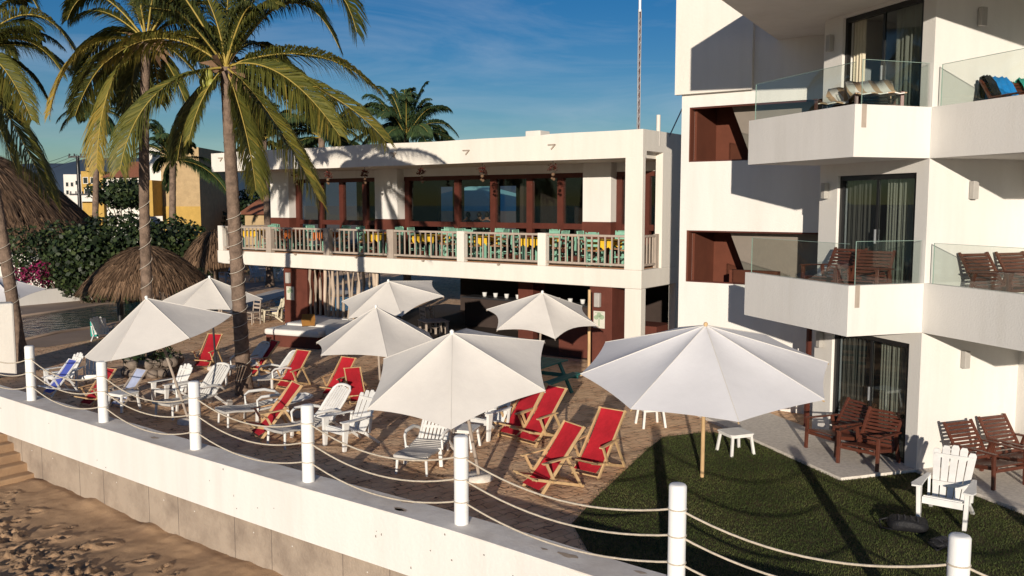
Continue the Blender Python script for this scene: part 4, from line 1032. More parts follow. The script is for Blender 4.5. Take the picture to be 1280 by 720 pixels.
for x, y, z, yaw, lab in [
    (-.50, 1.42, .06, -80, 'reddish slatted wooden armchair at the ground-floor sliding door, further of its pair'),
    (-.52, .55, .06, -66, 'reddish slatted wooden armchair at the sliding door, nearer the lawn corner'),
    (.66, -.85, .06, 4, 'reddish slatted wooden armchair against the white wall at right, left one of the ground-floor pair'),
    (1.52, -.72, .06, 4, 'reddish slatted wooden armchair with a cup on its seat, right one of the ground-floor pair'),
    (-.62, 1.55, 2.86, -68, 'wooden armchair on the middle balcony behind glass, left of its pair'),
    (-.62, .72, 2.86, -58, 'wooden armchair on the middle balcony behind glass, right of its pair'),
    (.95, -.70, 2.86, 2, 'wooden armchair against the wall on the right middle balcony, left of its pair'),
    (1.72, -.70, 2.86, 2, 'wooden armchair at the right edge on the right middle balcony'),
    (-.72, 1.30, 5.72, -50, 'wooden armchair under the striped towel on the upper balcony, left one'),
    (-.66, .55, 5.72, -30, 'wooden armchair under the striped towel on the upper balcony, right one'),
    (1.12, -.80, 5.66, 4, 'wooden armchair with a bright blue towel on the upper right balcony'),
    (1.74, -.80, 5.66, 4, 'wooden armchair with a green towel at the right edge of the upper balcony')]:
    WC.put(HF(x, y, z), HROT+math.radians(yaw-0), lab, 'slatted wooden armchairs of the hotel')
# towels over the chairs, cloth hung over back and arms
def drape(name, fr, pts, m, label, cat='towel', w=.6, seed=0):
    rows = []; n_ = 9
    for j, (y, z) in enumerate(pts): rows.append([(-w/2+w*i/(n_-1)+.01*math.sin(j+i), y+.018*math.sin(i*1.7+j*.8+seed), z+.014*math.sin(i*2.1+seed+j)) for i in range(n_)])
    b = MB(fr); b.sheet(rows, .015); o = b.build(name, m); origin(o, fr.translation); tag(o, label, cat); return o
back_over = [(.70, .55), (.68, .75), (.655, .95), (.62, 1.03), (.56, 1.0), (.44, .78), (.34, .58)]
wf = lambda x, y, z, yaw: frame(HF(x, y, z), HROT+math.radians(yaw))
drape('towel', wf(-.72, 1.30, 5.70, -50), [(-.30, .52), (-.1, .56), (.15, .58), (.42, .72), (.62, .88), (.70, .7)], 'striped', 'beige and white striped towel spread over the left chair of the upper balcony', w=.74)
drape('towel', wf(-.66, .55, 5.70, -30), [(-.5, .57), (-.3, .58), (.1, .60), (.42, .72), (.62, .90), (.71, .7), (.74, .4)], 'striped', 'beige and white striped towel draped over the right chair of the upper balcony', w=.76, seed=2)
drape('towel', wf(1.18, -.80, 5.68, 4), [(.72, .5), (.70, .7), (.665, .84), (.61, .87), (.50, .74), (.40, .56)], 'sky_blue', 'bright blue towel over a chair back on the upper right balcony', w=.36)
drape('towel', wf(.91, -.82, 5.68, 4), [(.72, .52), (.69, .7), (.66, .85), (.60, .88), (.48, .74), (.38, .56)], 'black_fabric', 'black cloth over the corner of a chair on the upper right balcony', w=.16, seed=4)
drape('towel', wf(1.76, -.80, 5.68, 4), [(.72, .5), (.70, .7), (.665, .84), (.61, .87), (.50, .74), (.40, .56)], 'sea_green', 'sea green towel over a chair at the right edge of the upper balcony', w=.4, seed=3)
q = HF(1.50, -.78, .46); t = thing('cup', 'small dark cup lying on the seat of the right wooden armchair', 'cup', q); b = MB(); b.tube((0, 0, 0), (0, 0, .08), .035, 12); b.build('body', 'pane', t); b = MB(); b.tube((.08, .02, .03), (.16, .05, .03), .035, 12); b.build('lid', 'steel', t)

# backpack and soft bag on the lawn
def bag(loc, rz, sc, label, name):
    t = thing(name, label, 'bag', loc, rz)
    b = MB(); rows = []
    nu, nv = 20, 12; vs = []
    for j in range(nv+1):
        tt = PI*j/nv
        for i in range(nu):
            a = 2*PI*i/nu; cx = math.copysign(abs(math.cos(a))**.7, math.cos(a)); sy = math.copysign(abs(math.sin(a))**.7, math.sin(a))
            r = .03*noise.noise(Vector((math.cos(a)*2, math.sin(a)*2, tt*2+sc)))
            vs.append(((.27*sc+r)*cx*math.sin(tt)**.6, (.18*sc+r)*sy*math.sin(tt)**.6, .095*sc+(.095*sc)*math.cos(tt)+.02*math.sin(a*3)*math.sin(tt)))
    b.add(vs, [(j*nu+i, (j+1)*nu+i, (j+1)*nu+(i+1) % nu, j*nu+(i+1) % nu) for j in range(nv) for i in range(nu)], 0, True); b.build('body', 'black_fabric', t)
    for k in range(4): b = MB(); x = -.14*sc+.08*k*sc; b.path([(x, -.17*sc, .10*sc), (x+.02, -.10*sc, .175*sc), (x+.02, 0, .20*sc), (x+.02, .10*sc, .175*sc)], .014, 6); b.build('webbing', 'darkmetal', t)
    b = MB(); b.path([(-.25*sc, 0, .15*sc), (-.36*sc, .03, .10), (-.34*sc, -.10, .03), (-.2*sc, -.17*sc, .05)], .016, 6); b.build('strap', 'black_fabric', t); return t
bag(at(1134, 663), -.35, 1.0, 'black backpack lying on the grass left of the white armchair', 'backpack')
bag(at(1176, 684), .5, .62, 'smaller black bag lying on the grass in front of the white armchair', 'soft_bag')

# teal picnic table
pa = at(662, 487, .45); pb = at(722, 466, .45); d = (pb-pa).normalized(); yaw = math.atan2(d.y, d.x); ctr = pb-d*.85+Vector((-d.y, d.x, 0))*.62
t = thing('picnic_table', 'dark teal wooden picnic table with attached benches, half under the parasol near the red pillar', 'picnic table', (ctr.x, ctr.y, 0), yaw)
b = MB()
for k in range(5): b.box(-.85, -.36+.148*k, .72, .85, -.36+.148*k+.135, .755)
b.build('tabletop', 'tealdark', t, bevel=.005)
for sy in (-1, 1):
    b = MB(); b.box(-.85, sy*.62-.13, .43, .85, sy*.62-.005, .465); b.box(-.85, sy*.62+.005, .43, .85, sy*.62+.13, .465); b.build('bench', 'tealdark', t, bevel=.005)
    for sx in (-1, 1): b = MB(); b.bar((sx*.6, sy*.24, .72), (sx*.6, sy*.60, 0), .045, .10, up=(1, 0, 0)); b.build('leg', 'tealdark', t)
for sx in (-1, 1): b = MB(); b.bar((sx*.64, -.74, .40), (sx*.64, .74, .40), .04, .09); b.build('cross_beam', 'tealdark', t)
# bamboo post by the pillar
q = at(736, 461); b = MB(); b.path([(0, 0, 0), (.005, 0, .7), (0, .01, 1.4), (0, 0, 2.18)], [.045, .042, .044, .04], 10); o = b.build('wooden_post', 'pine'); o.location = q; tag(o, 'slim pale wooden post standing in front of the red pillar', 'post')
# dim dining chairs and table at the back left of centre
DK = {'teal_chair_paint': M['greywood'], 'table_wood': M['greywood']}
for x, y, rz, lab in [(536, 418, 2.2, 'grey wooden chair in the shade right of the rear parasol, left one'), (548, 417, 2.0, 'grey wooden chair in the shade right of the rear parasol, right one'), (300, 404, .4, 'dark chair in the shade behind the light-wrapped palm, left one'), (316, 405, -.6, 'dark chair in the shade behind the light-wrapped palm, right one')]:
    CH.put(at(x, y), rz, lab, 'grey wooden chairs in the shade', swap=DK)
TB.put(at(542, 428), .4, 'low grey table in the shade behind the central parasol', 'grey tables in the shade', swap=DK)
TB.put(at(288, 402), .2, 'dark table in the shade below the rear left parasol', 'grey tables in the shade', swap=DK)
TB.put(at(333, 351), .2, 'white-topped table between the armchairs of the far deck', 'tables on the far deck', swap={'teal_chair_paint': M['plastic'], 'table_wood': M['plastic']})
# crockery on the bar counter
for i in range(9):
    u = 4.4+.5*i+(.2 if i > 4 else 0)
    t = MB(); t.path([(0, 0, 0), (0, 0, .02), (0, 0, .16)], [.04, .07, .09], 12); o = t.build('bowl', 'ceramic'); o.location = RF(u, 4.3, 1.10)
    tag(o, 'white bowl on the dark bar counter under the terrace', 'bowl', 'white bowls on the bar counter')

# ================================================================== PALMS
def frond(mb, rm, p0, c, p2, rs, ll=.80, n=60, val=.35, wid=.022, droop=.85, yellow=0.0):
    p0, c, p2 = Vector(p0), Vector(c), Vector(p2)
    B_ = lambda t: p0*(1-t)**2 + c*2*t*(1-t) + p2*t*t
    pts = [B_(i/14) for i in range(15)]
    rm.path(pts, [.026*(1-.85*i/14)+.003 for i in range(15)], 5)
    L = sum((a-b).length for a, b in zip(pts, pts[1:])); base_v = val+rs.uniform(-.12, .12)
    roll = rs.uniform(-.5, .5)
    for i in range(n):
        t = .10+.90*(i+.5)/n; p = B_(t); d = (B_(min(1, t+.02))-B_(t-.02)).normalized()
        side = d.cross(Vector((0, 0, 1)))
        if side.length < .1: side = Vector((1, 0, 0))
        side.normalize(); up = side.cross(d)
        prof = min(1, .35+t*2.2)*(1-.72*max(0, (t-.55)/.45)**1.6)
        for sgn in (-1, 1):
            if rs.random() < .05: continue
            l = ll*prof*rs.uniform(.82, 1.1)*L/3.4
            o = side*sgn*math.cos(roll)+up*math.sin(roll)*sgn
            dr = (o*rs.uniform(.55, .85) + d*rs.uniform(.55, 1.0) + up*.22).normalized()
            m1 = p+dr*l*.45-Vector((0, 0, l*.05*droop)); m2 = p+dr*l*.75+Vector((0, 0, -l*.32*droop)); m3 = p+dr*l*.92+Vector((rs.gauss(0, .02), rs.gauss(0, .02), -l*rs.uniform(.55, .85)*droop))
            w = d.cross(dr).cross(dr).normalized()*wid*.5*rs.uniform(.8, 1.2)
            if rs.random() < .3: w = (w+Vector((0, 0, wid*.4)))
            v = min(1, max(.01, base_v+rs.uniform(-.15, .15)+yellow*(.25+.5*t)+(.25 if rs.random() < .07 else 0)))
            mb.add([p-w*.6, p+w*.6, m1+w, m1-w, m2+w*.7, m2-w*.7, m3], [(0, 1, 2, 3), (3, 2, 4, 5), (5, 4, 6)], v)
def palm(label, base, top, bend, specs, auto, L=3.4, seed=0, r0=.17, r1=.12, nleaf=60, coconuts=0, far=False, yellow=.0, n_tr=14, emin=-.55, wrap=None, wid=.029):
    rs = random.Random(seed); base = Vector(base); top = Vector(top)
    t = thing('palm_tree', label, 'palm tree', base, 0, 'coconut palms', world=True)
    ctrl = (base+top)/2+Vector(bend); Bz = lambda s: base*(1-s)**2+ctrl*2*s*(1-s)+top*s*s
    tr = MB(); n_ = n_tr*4; pts = [Bz(i/n_) for i in range(n_+1)]
    tr.path(pts, [(r0+(r1-r0)*i/n_)*(1.35-.35*min(1, i/(n_*.08)))*(1+.05*(i % 2)+.02*rs.uniform(-1, 1)) for i in range(n_+1)], 14)
    tr.build('trunk', 'trunk', t)
    cr = MB(); rm = MB()
    for (mx, my, tx, ty, dd, yl) in specs:
        yT = top.y+dd; m = aty(mx, my, top.y+dd*.55); p2 = aty(tx, ty, yT); c = m*2-(top+p2)*.5
        frond(cr, rm, top, c, p2, rs, n=nleaf, yellow=yl, wid=wid)
    for k in range(auto):
        a = 2*PI*k/auto*1.0+rs.uniform(-.3, .3); el = rs.uniform(emin, 1.3 if far else 1.15)
        if not far and math.sin(a) < -.35 and el < .75: a = -a
        l = L*rs.uniform(.8, 1.1)
        d = Vector((math.cos(a)*math.cos(el), math.sin(a)*math.cos(el), math.sin(el))); tip = top+d*l*.85+Vector((0, 0, -l*.28*math.cos(el)*1.2)); c = top+d*l*.55+Vector((0, 0, l*.12))
        frond(cr, rm, top, c, tip, rs, n=nleaf, yellow=yellow*rs.random(), wid=wid)
    cr.build('crown', 'frondfar' if far else 'frond', t); rm.build('frond_stem', 'rachis', t)
    if not far:
        b = MB()
        for k in range(26):
            a = rs.uniform(0, 2*PI); e = rs.uniform(-.9, .9); d = Vector((math.cos(a), math.sin(a), e)); b.add([top+d*.1+Vector((0, 0, -.1)), top+d*.35+Vector((.04, .03, -.05)), top+d*rs.uniform(.4, .75)+Vector((0, 0, -.25))], [(0, 1, 2)])
        b.build('dry_sheath', 'dryleaf', t)
    for k in range(coconuts):
        a = rs.uniform(2.6, 5.4); b = MB(); b.sphere((top.x+.30*math.cos(a)*rs.uniform(.8, 1.5)-.16, top.y+.30*math.sin(a), top.z-.16-rs.uniform(0, .5)), .115, 12, 8, sc=(1, 1, 1.15)); b.build('coconut', 'coconut', t)
    if wrap:
        z0, z1, turns, lab = wrap; b = MB(); pts = []; nn = int(turns*14)
        for k in range(nn+1):
            s = k/nn; z = z0+(z1-z0)*s; q = (z-base.z)/(top.z-base.z); c_ = Bz(q); r = (r0+(r1-r0)*q)*1.12+.01; a = 2*PI*turns*s
            pts.append(Vector((c_.x+r*math.cos(a), c_.y+r*math.sin(a), z+.05*math.sin(a*1.0))))
        b.path(pts, .007, 5); o = b.build('light_tube', 'lightrope'); origin(o, pts[0]); tag(o, lab, 'light string', 'light tubes wound round palm trunks')
    return t
yl = .55
b2 = at(306, 493); top2 = aty(282, 84, b2.y-.1)
palm('tall coconut palm before the restaurant, with coconuts and a light tube round its trunk', b2, top2, (-.02, 0, 0), [
    (385,68,472,112,-1,.5), (350,92,425,170,-1.5,.5), (336,142,398,250,-2,.6), (306,160,320,238,-1,.2), (300,15,340,-70,0,.2), (362,4,424,60,.6,0), (388,-22,446,40,1,0),
    (205,48,132,78,-.5,.5), (195,118,150,212,-2,.4), (268,20,238,-40,.2,.15), (240,135,222,200,1.5,0), (350,115,408,158,1.6,0), (325,55,375,105,1.8,0), (395,110,482,176,-.6,.4), (252,30,190,10,.8,0), (255,120,236,175,-1,.3), (330,-20,380,-60,.5,0)],
    13, seed=1, coconuts=9, wrap=(.2, 4.3, 13, 'pale light tube spiralling round the trunk of the tall centre-left palm'), nleaf=165)
b1 = at(190, 468); top1 = aty(183, 52, b1.y-.5)
palm('tall coconut palm left of the centre-left one, trunk passing behind the tilted parasol', b1, top1, (-.25, 0, 0), [
    (105,62,62,142,-1,.95), (138,108,121,210,-1.6,.9), (122,-6,84,25,-.3,.3), (150,-30,110,-70,0,0), (235,6,300,25,1,0), (212,84,240,150,1,0), (205,-30,240,-80,0,0), (245,-25,325,-5,2,0), (300,-45,400,12,2,0),
    (165,105,178,178,0,.4), (215,62,262,112,.5,.1), (140,40,95,100,1,0), (235,30,290,80,2,0), (150,70,130,130,1.6,0)], 14, seed=2, r0=.14, r1=.11, coconuts=3, nleaf=155, wrap=(1.5, 4.6, 6, 'pale light tube on the palm trunk behind the tilted parasol'))
b3 = at(27, 452); top3 = aty(-38, 66, b3.y)
palm('coconut palm leaning out of the left edge, behind the white pier', b3, top3, (.10, 0, 0), [
    (34,18,92,62,-.6,.3), (22,80,62,132,.6,0), (14,150,62,246,-1.6,.6), (8,-14,48,12,.3,.1), (-8,140,22,215,-.4,.5), (10,125,50,190,1.2,0), (30,50,80,95,1,.2), (0,80,40,150,-1,.4)], 11, seed=3, nleaf=155, wrap=(1.4, 3.4, 5, 'pale light tube on the leaning palm trunk at the left edge'))
def far_palm(label, px, py, bx, d, L, seed, auto=16, emin=-.35):
    t_ = aty(px, py, d); b = aty(bx, 255, d); b.z = 0
    return palm(label, b, t_, (0, 0, 0), [], auto, emin=emin, L=L, seed=seed, far=True, nleaf=110, r0=.2, r1=.14, n_tr=6, wid=.045)
far_palm('dense palm crown rising behind the restaurant roof, right of the tall palms', 508, 172, 508, 44, 3.7, 11, 40, .1)
far_palm('dark palm crown behind the left part of the restaurant roof', 402, 172, 402, 40, 3.2, 12, 34)
far_palm('small dark palm in front of the ochre building', 216, 200, 211, 44, 3.0, 13, 16)
far_palm('slender distant palm near the utility pole', 122, 138, 113, 52, 3.0, 14, 13)
far_palm('dark palm between the two tall trunks, in the background', 330, 175, 335, 48, 3.0, 15, 18)
# stone planter ring at the palm foot
t = thing('rock_planter', 'ring of rough stones round the palm foot behind the tilted parasol', 'planter', (b1.x, b1.y, 0), 0)
rs = random.Random(4); b = MB()
for k in range(46):
    a = 2*PI*k/23+rs.uniform(-.1, .1); r = .6+rs.uniform(-.1, .1); z = .10+(.26 if k > 22 else 0); b.sphere((r*math.cos(a), r*math.sin(a)*.9, z), rs.uniform(.13, .19), 8, 5, sc=(1, .8, .85))
b.build('stones', 'rock', t); b = MB(); b.path([(0, 0, 0), (0, 0, .3), (0, 0, .42)], [.6, .55, .25], 18); b.build('soil', 'twig', t)
b = MB()
for k in range(260):
    a = rs.uniform(0, 2*PI); r = rs.uniform(.1, .85); p = Vector((r*math.cos(a), r*math.sin(a), .35+rs.uniform(0, .25))); q = Vector((rs.gauss(0, .09), rs.gauss(0, .09), rs.gauss(0.06, .06))); w = Vector((rs.gauss(0, .03), rs.gauss(0, .03), rs.gauss(0, .03))); b.add([p-w, p+w, p+q], [(0, 1, 2)], rs.uniform(.05, .8))
b.build('foliage', 'leaf', t)

# ================================================================== SHRUBS, HEDGE
def shrub(name, label, cat, clumps, m='leaf', dens=55, size=.16, seed=0, base=None, group=None, stems=True):
    rs = random.Random(seed); c0 = Vector(clumps[0][0]); base = Vector((c0.x, c0.y, 0)) if base is None else Vector(base)
    t = thing(name, label, cat, base, 0, group, world=True); b = MB()
    for (c, r) in clumps:
        c = Vector(c); rx, ry, rz = r; n_ = int(dens*(rx*ry+ry*rz+rx*rz)*4)
        for k in range(n_):
            d = Vector((rs.gauss(0, 1), rs.gauss(0, 1), rs.gauss(0, 1))).normalized(); q = rs.uniform(.72, 1.06)
            wob = 1+.22*noise.noise(Vector((d.x*2.2+c.x, d.y*2.2, d.z*2.2+seed)))+.1*noise.noise(Vector((d.x*6, d.y*6+c.x, d.z*6)))
            p = c+Vector((d.x*rx, d.y*ry, d.z*rz))*q*wob
            if p.z < .02: continue
            u = (d+Vector((rs.gauss(0, .6), rs.gauss(0, .6), rs.gauss(0, .6)))).normalized(); a = u.cross(Vector((rs.gauss(0, 1), rs.gauss(0, 1), rs.gauss(0, 1)))).normalized(); bb = u.cross(a)
            s = size*rs.uniform(.6, 1.3); v = min(1, max(.01, rs.uniform(.0, .75)+.3*noise.noise(p*.8)+(.35 if rs.random() < .06 else 0)))
            b.add([p-a*s*.5, p-bb*s*.38+a*s*.05, p+a*s*.5, p+bb*s*.38+a*s*.05], [(0, 1, 2, 3)], v)
    b.build('foliage', m, t)
    if stems:
        b = MB()
        for (c, r) in clumps:
            for k in range(3): b.path([(c[0]+rs.gauss(0, .1), c[1], 0), (c[0]+rs.gauss(0, .3), c[1]+rs.gauss(0, .2), c[2]*.5), (c[0]+rs.gauss(0, r[0]*.4), c[1]+rs.gauss(0, .3), c[2]+r[2]*.3)], [.07, .05, .02], 6)
        b.build('branches', 'twig', t)
    return t
def cl(px, py, d, rx, ry, rz): p = aty(px, py, d); return ((p.x, p.y, p.z), (rx, ry, rz))
shrub('sea_grape_shrub', 'large dark sea grape shrub rising behind the palapa, left of the palm trunk', 'shrub', [cl(150,300,41,2.1,1.4,1.3), cl(120,315,40,1.9,1.4,1.4), cl(175,318,40,1.6,1.3,1.5), cl(100,330,40,1.4,1.2,1.5), cl(140,345,40,2.2,1.2,1.4)], seed=1, size=.22)
shrub('sea_grape_shrub', 'dark glossy shrub right of the left tall palm trunk, below the ochre building', 'shrub', [cl(215,300,42,1.5,1.2,1.1), cl(238,310,41,1.2,1,1.1), cl(205,325,41,1.4,1,1.4), cl(232,338,41,1.4,1,1.2)], seed=2, size=.22)
shrub('hedge_shrub', 'mid green shrub above the bougainvillea at left', 'shrub', [cl(28,312,41,1.4,1,1.1), cl(60,322,41,1.5,1,1.3), cl(85,340,41,1.2,1,1.4), cl(75,300,42,1.3,1,.9)], seed=3, size=.18)
shrub('bougainvillea', 'magenta bougainvillea bush by the white pool wall', 'shrub', [cl(38,352,39.8,.8,.6,.65), cl(50,340,40,.6,.5,.5), cl(25,345,40,.5,.5,.4)], m='bloom', seed=4, size=.10, dens=120)
shrub('tree', 'dark leafy tree seen past the left end of the terrace', 'tree', [cl(265,262,60,1.6,1.5,1.6), cl(250,275,58,1.5,1.5,1.5)], seed=5, size=.26)
shrub('tree', 'green tree beyond the left end of the terrace, below the white building', 'tree', [cl(325,262,62,1.7,1.5,1.6), cl(340,272,60,1.4,1.5,1.3), cl(308,272,60,1.2,1.2,1.2)], seed=6, size=.26)
shrub('tree', 'dark trees in front of the distant yellow house', 'tree', [cl(145,240,75,2.2,2,1.1), cl(165,242,75,2,2,1.3), cl(150,246,74,1.8,2,1.0)], seed=7, size=.34, dens=28)
shrub('plant', 'bright green plant below the left end of the terrace', 'plant', [cl(294,342,50,.4,.4,.35)], seed=8, size=.16, dens=100)
0 and shrub('tree', 'dark tree mass between the left palms and the ochre building', 'tree', [cl(188,268,48,1.0,1,1.0), cl(168,262,50,1.2,1,.9)], seed=9, size=.22)

# ================================================================== THATCH
def palapa(label, base, r, ze, zt, seed, n=2600, pole=True, name='palapa', cat='palapa', strand=.7):
    rs = random.Random(seed); t = thing(name, label, cat, base, 0, None)
    b = MB(); seg = 40; rings = []
    for j in range(6):
        s = j/5; rings.append([(r*s*math.cos(2*PI*k/seg)*.97, r*s*math.sin(2*PI*k/seg)*.97, zt-(zt-ze)*(s**1.75)-.05) for k in range(seg)])
    for j in range(5): b.add(rings[j]+rings[j+1], [(k, (k+1) % seg, (k+1) % seg+seg, k+seg) for k in range(seg)], .25, True)
    for k in range(n):
        a = rs.uniform(0, 2*PI); s = math.sqrt(rs.uniform(.004, 1.0)); l = strand*rs.uniform(.5, 1.2)*(r/2.1)**.5; rr = r*s; z = zt-(zt-ze)*(s**1.75)+rs.uniform(.0, .09)
        sl_ = (zt-ze)/r*1.75*s**.75; d = Vector((math.cos(a+rs.gauss(0, .06)), math.sin(a+rs.gauss(0, .06)), -sl_-(.25 if s > .8 else 0))).normalized()
        p = Vector((rr*math.cos(a), rr*math.sin(a), z)); q = p+d*l+Vector((0, 0, -.12*max(0, s-.75)*4*l+rs.uniform(-.02, .06))); w = Vector((-math.sin(a), math.cos(a), rs.uniform(-.5, .5)))*rs.uniform(.012, .03)*(r/2.1)**.6
        b.add([p-w, p+w, q], [(0, 1, 2)], rs.betavariate(2, 2.4)+.01)
    b.build('thatch_roof', 'thatch', t)
    if pole:
        p = MB(); p.path([(0, 0, 0), (.02, 0, 1), (0, 0, zt-.1)], [.12, .11, .09], 10); p.build('pole', 'trunk', t)
        p = MB()
        for k in range(8): a = 2*PI*k/8; p.tube((0, 0, zt-.15), (r*.9*math.cos(a), r*.9*math.sin(a), ze+.05), .03, 6)
        p.build('rafters', 'trunk', t)
    return t
q = aty(184, 308, 30); palapa('round thatched palapa umbrella by the pool', (aty(182, 300, 30).x, 30, 0), 2.05, 1.72, q.z-.05, 21, 6500, strand=.5)
q = aty(268, 288, 38); palapa('smaller thatched palapa partly hidden behind the left end of the terrace', (q.x, 38, 0), 1.5, 1.9, q.z, 22, 1400)
q = aty(10, 190, 50); palapa('huge weathered thatched roof at the far left, behind the bougainvillea', (q.x-2.2, 50, 0), 7.3, 2.1, q.z, 23, 15000, strand=.62, name='thatched_roof', cat='thatched roof')
t = thing('garden_wall', 'low white garden wall behind the pool, curving past the bougainvillea', 'wall', at(60, 380), 0, world=True)
b = MB(); ws = [at(*p) for p in ((-80,392),(22,382.5),(112,374.5),(150,371),(200,366))]
for a_, c_ in zip(ws, ws[1:]): b.bar(Vector((a_.x, a_.y, .32)), Vector((c_.x, c_.y, .32)), .25, .66)
b.build('wall_body', 'white', t)
t = thing('garden_wall', 'higher sunlit white wall right behind the palapa', 'wall', at(118, 365), 0, world=True)
b = MB(); a_ = aty(100, 345, 42.5); c_ = aty(190, 345, 44); b.bar(Vector((a_.x, a_.y, .75)), Vector((c_.x, c_.y, .75)), .25, 1.5); b.build('wall_body', 'white', t)
t = thing('garden_wall', 'whitewashed wall under the huge thatched roof', 'wall', aty(20, 340, 46).xy.to_3d(), 0, world=True)
b = MB(); a_ = aty(-60, 345, 44); c_ = aty(70, 345, 43.5); b.bar(Vector((a_.x, a_.y, 1.0)), Vector((c_.x, c_.y, 1.0)), .25, 2.0); b.build('wall_body', 'housewhite', t)

# ================================================================== DISTANT BUILDINGS, POLE, MAST
def house(label, cat, d, px0, px1, pyt, m, dep=8, wins=(), roof=None, extras=(), yaw=0):
    a = aty(px0, pyt, d); c = aty(px1, pyt, d); t = thing('house', label, cat, (a.x, d, 0), yaw)
    W = c.x-a.x; Hh = a.z; k = d/F
    b = MB(); b.box(0, 0, 0, W, dep, Hh); b.build('wall', m, t)
    for (x0, y0, x1, y1) in wins:
        X0 = (x0-px0)*k; X1 = (x1-px0)*k; Z1 = aty(x0, y0, d).z; Z0 = aty(x0, y1, d).z
        w = MB(); w.box(X0-.06, -.05, Z0-.06, X1+.06, .02, Z1+.06); f = w.build('window', 'housewhite', t); w = MB(); w.box(X0, -.06, Z0, X1, -.052, Z1); w.build('pane', 'pane', f)
    for (x0, y0, x1, y1, mm, nm, pr) in extras:
        X0 = (x0-px0)*k; X1 = (x1-px0)*k; Z1 = aty(x0, y0, d).z; Z0 = max(0, aty(x0, y1, d).z)
        w = MB(); w.box(X0, -pr, Z0, X1, .0, Z1); w.build(nm, mm, t)
    if roof:
        r = MB(); o = .4; r.add([(-o, -o, Hh), (W+o, -o, Hh), (W+o, dep+o, Hh), (-o, dep+o, Hh), (W*.3, dep/2, Hh+roof), (W*.7, dep/2, Hh+roof)], [(0, 1, 5, 4), (1, 2, 5), (2, 3, 4, 5), (3, 0, 4), (3, 2, 1, 0)]); r.build('roof', 'terracotta', t)
    return t
house('tall ochre and tan rough-plastered building behind the left palms', 'building', 54, 200, 248, 184, 'tan', 7, (), None, [(201,258,248,300,'ochre','painted_base',.06), (186,226,201,270,'ochre','side_block',1.5)])
house('cream house top peeking between palms above the ochre building', 'building', 62, 186, 206, 183, 'cream', 6, [(190,190,196,196)])
house('white cube house on the horizon left of the utility pole', 'house', 110, 79, 101, 218, 'housewhite', 8, [(82,228,85,233), (88,228,91,233), (82,238,85,243), (94,226,97,231)])
house('yellow two storey house right of the utility pole', 'house', 95, 101, 128, 214, 'ochre', 8, [(104,222,109,229), (113,222,118,229), (105,236,112,246), (118,236,124,246)], None, [(100,244,128,252,'housewhite','balcony',.8), (108,209,118,215,'ochre','roof_tower',-.5)])
house('cream house with red tiled roof and a white terrace, behind dark trees', 'house', 90, 132, 176, 222, 'cream', 8, [(142,230,148,236), (155,230,161,236)], 1.8, [(130,236,176,241,'housewhite','terrace_rail',1)])
house('white building with dark windows seen past the left end of the terrace', 'building', 78, 296, 352, 214, 'housewhite', 8, [(318,231,325,240), (329,230,336,240), (339,229,345,240), (301,228,307,240)], None, [(296,221,352,224,'cream','cornice',.3)])
house('white box-shaped roof house above the far palms', 'building', 66, 262, 286, 191, 'housewhite', 6, [(266,200,270,207)])
house('small red-roofed kiosk beyond the terrace end', 'kiosk', 56, 306, 330, 268, 'tan', 4, (), 1.0)
t = thing('tent_canopy', 'white and turquoise canopy seen through the restaurant windows', 'canopy', RF(u_at(600, 17), 17, 0), RROT)
b = MB(); b.add([(-4, -4, 4.15), (4, -4, 4.15), (4, 4, 4.15), (-4, 4, 4.15), (0, 0, 5.6)], [(0, 1, 4), (1, 2, 4), (2, 3, 4), (3, 0, 4)]); b.build('roof', 'roofblue', t)
b = MB(); b.box(-4, -4.02, 1.5, 4, -3.98, 4.15); b.build('side_panel', 'canvas', t)
for sx in (-3.9, 3.9):
    for sy in (-3.9, 3.9): b = MB(); b.tube((sx, sy, 0), (sx, sy, 4.15), .06, 8); b.build('pole', 'steel', t)
q = aty(97, 196, 70)
t = thing('utility_pole', 'dark utility pole with two crossarms against the sky at left', 'pole', (q.x, 70, 0), 0)
b = MB(); b.tube((0, 0, 0), (0, 0, q.z+.1), .17, 10, r1=.13); b.build('shaft', 'black', t)
for dz, w in ((0, .72), (-2.95, .75)):
    b = MB(); b.bar((-w, 0, q.z+dz), (w, 0, q.z+dz), .12, .14); b.build('crossarm', 'black', t)
    for x in (-w*.9, -w*.35, w*.35, w*.9): b = MB(); b.tube((x, 0, q.z+dz), (x, 0, q.z+dz+.25), .05, 6); b.build('insulator', 'darkmetal', t)
q2 = aty(-80, 215, 55); b = MB()
for k in range(3):
    off = Vector((0, .3*k, -.25*k)); A_ = Vector((q.x-.5+.5*k, 70, q.z+.2)); B2 = q2+off*2; pts = [A_.lerp(B2, s/10)+Vector((0, 0, -1.1*4*(s/10)*(1-s/10)*.5)) for s in range(11)]; b.path(pts, .015, 4)
o = b.build('power_lines', 'black'); origin(o, (q.x, 70, q.z)); tag(o, 'thin power lines running left from the utility pole', 'wires')
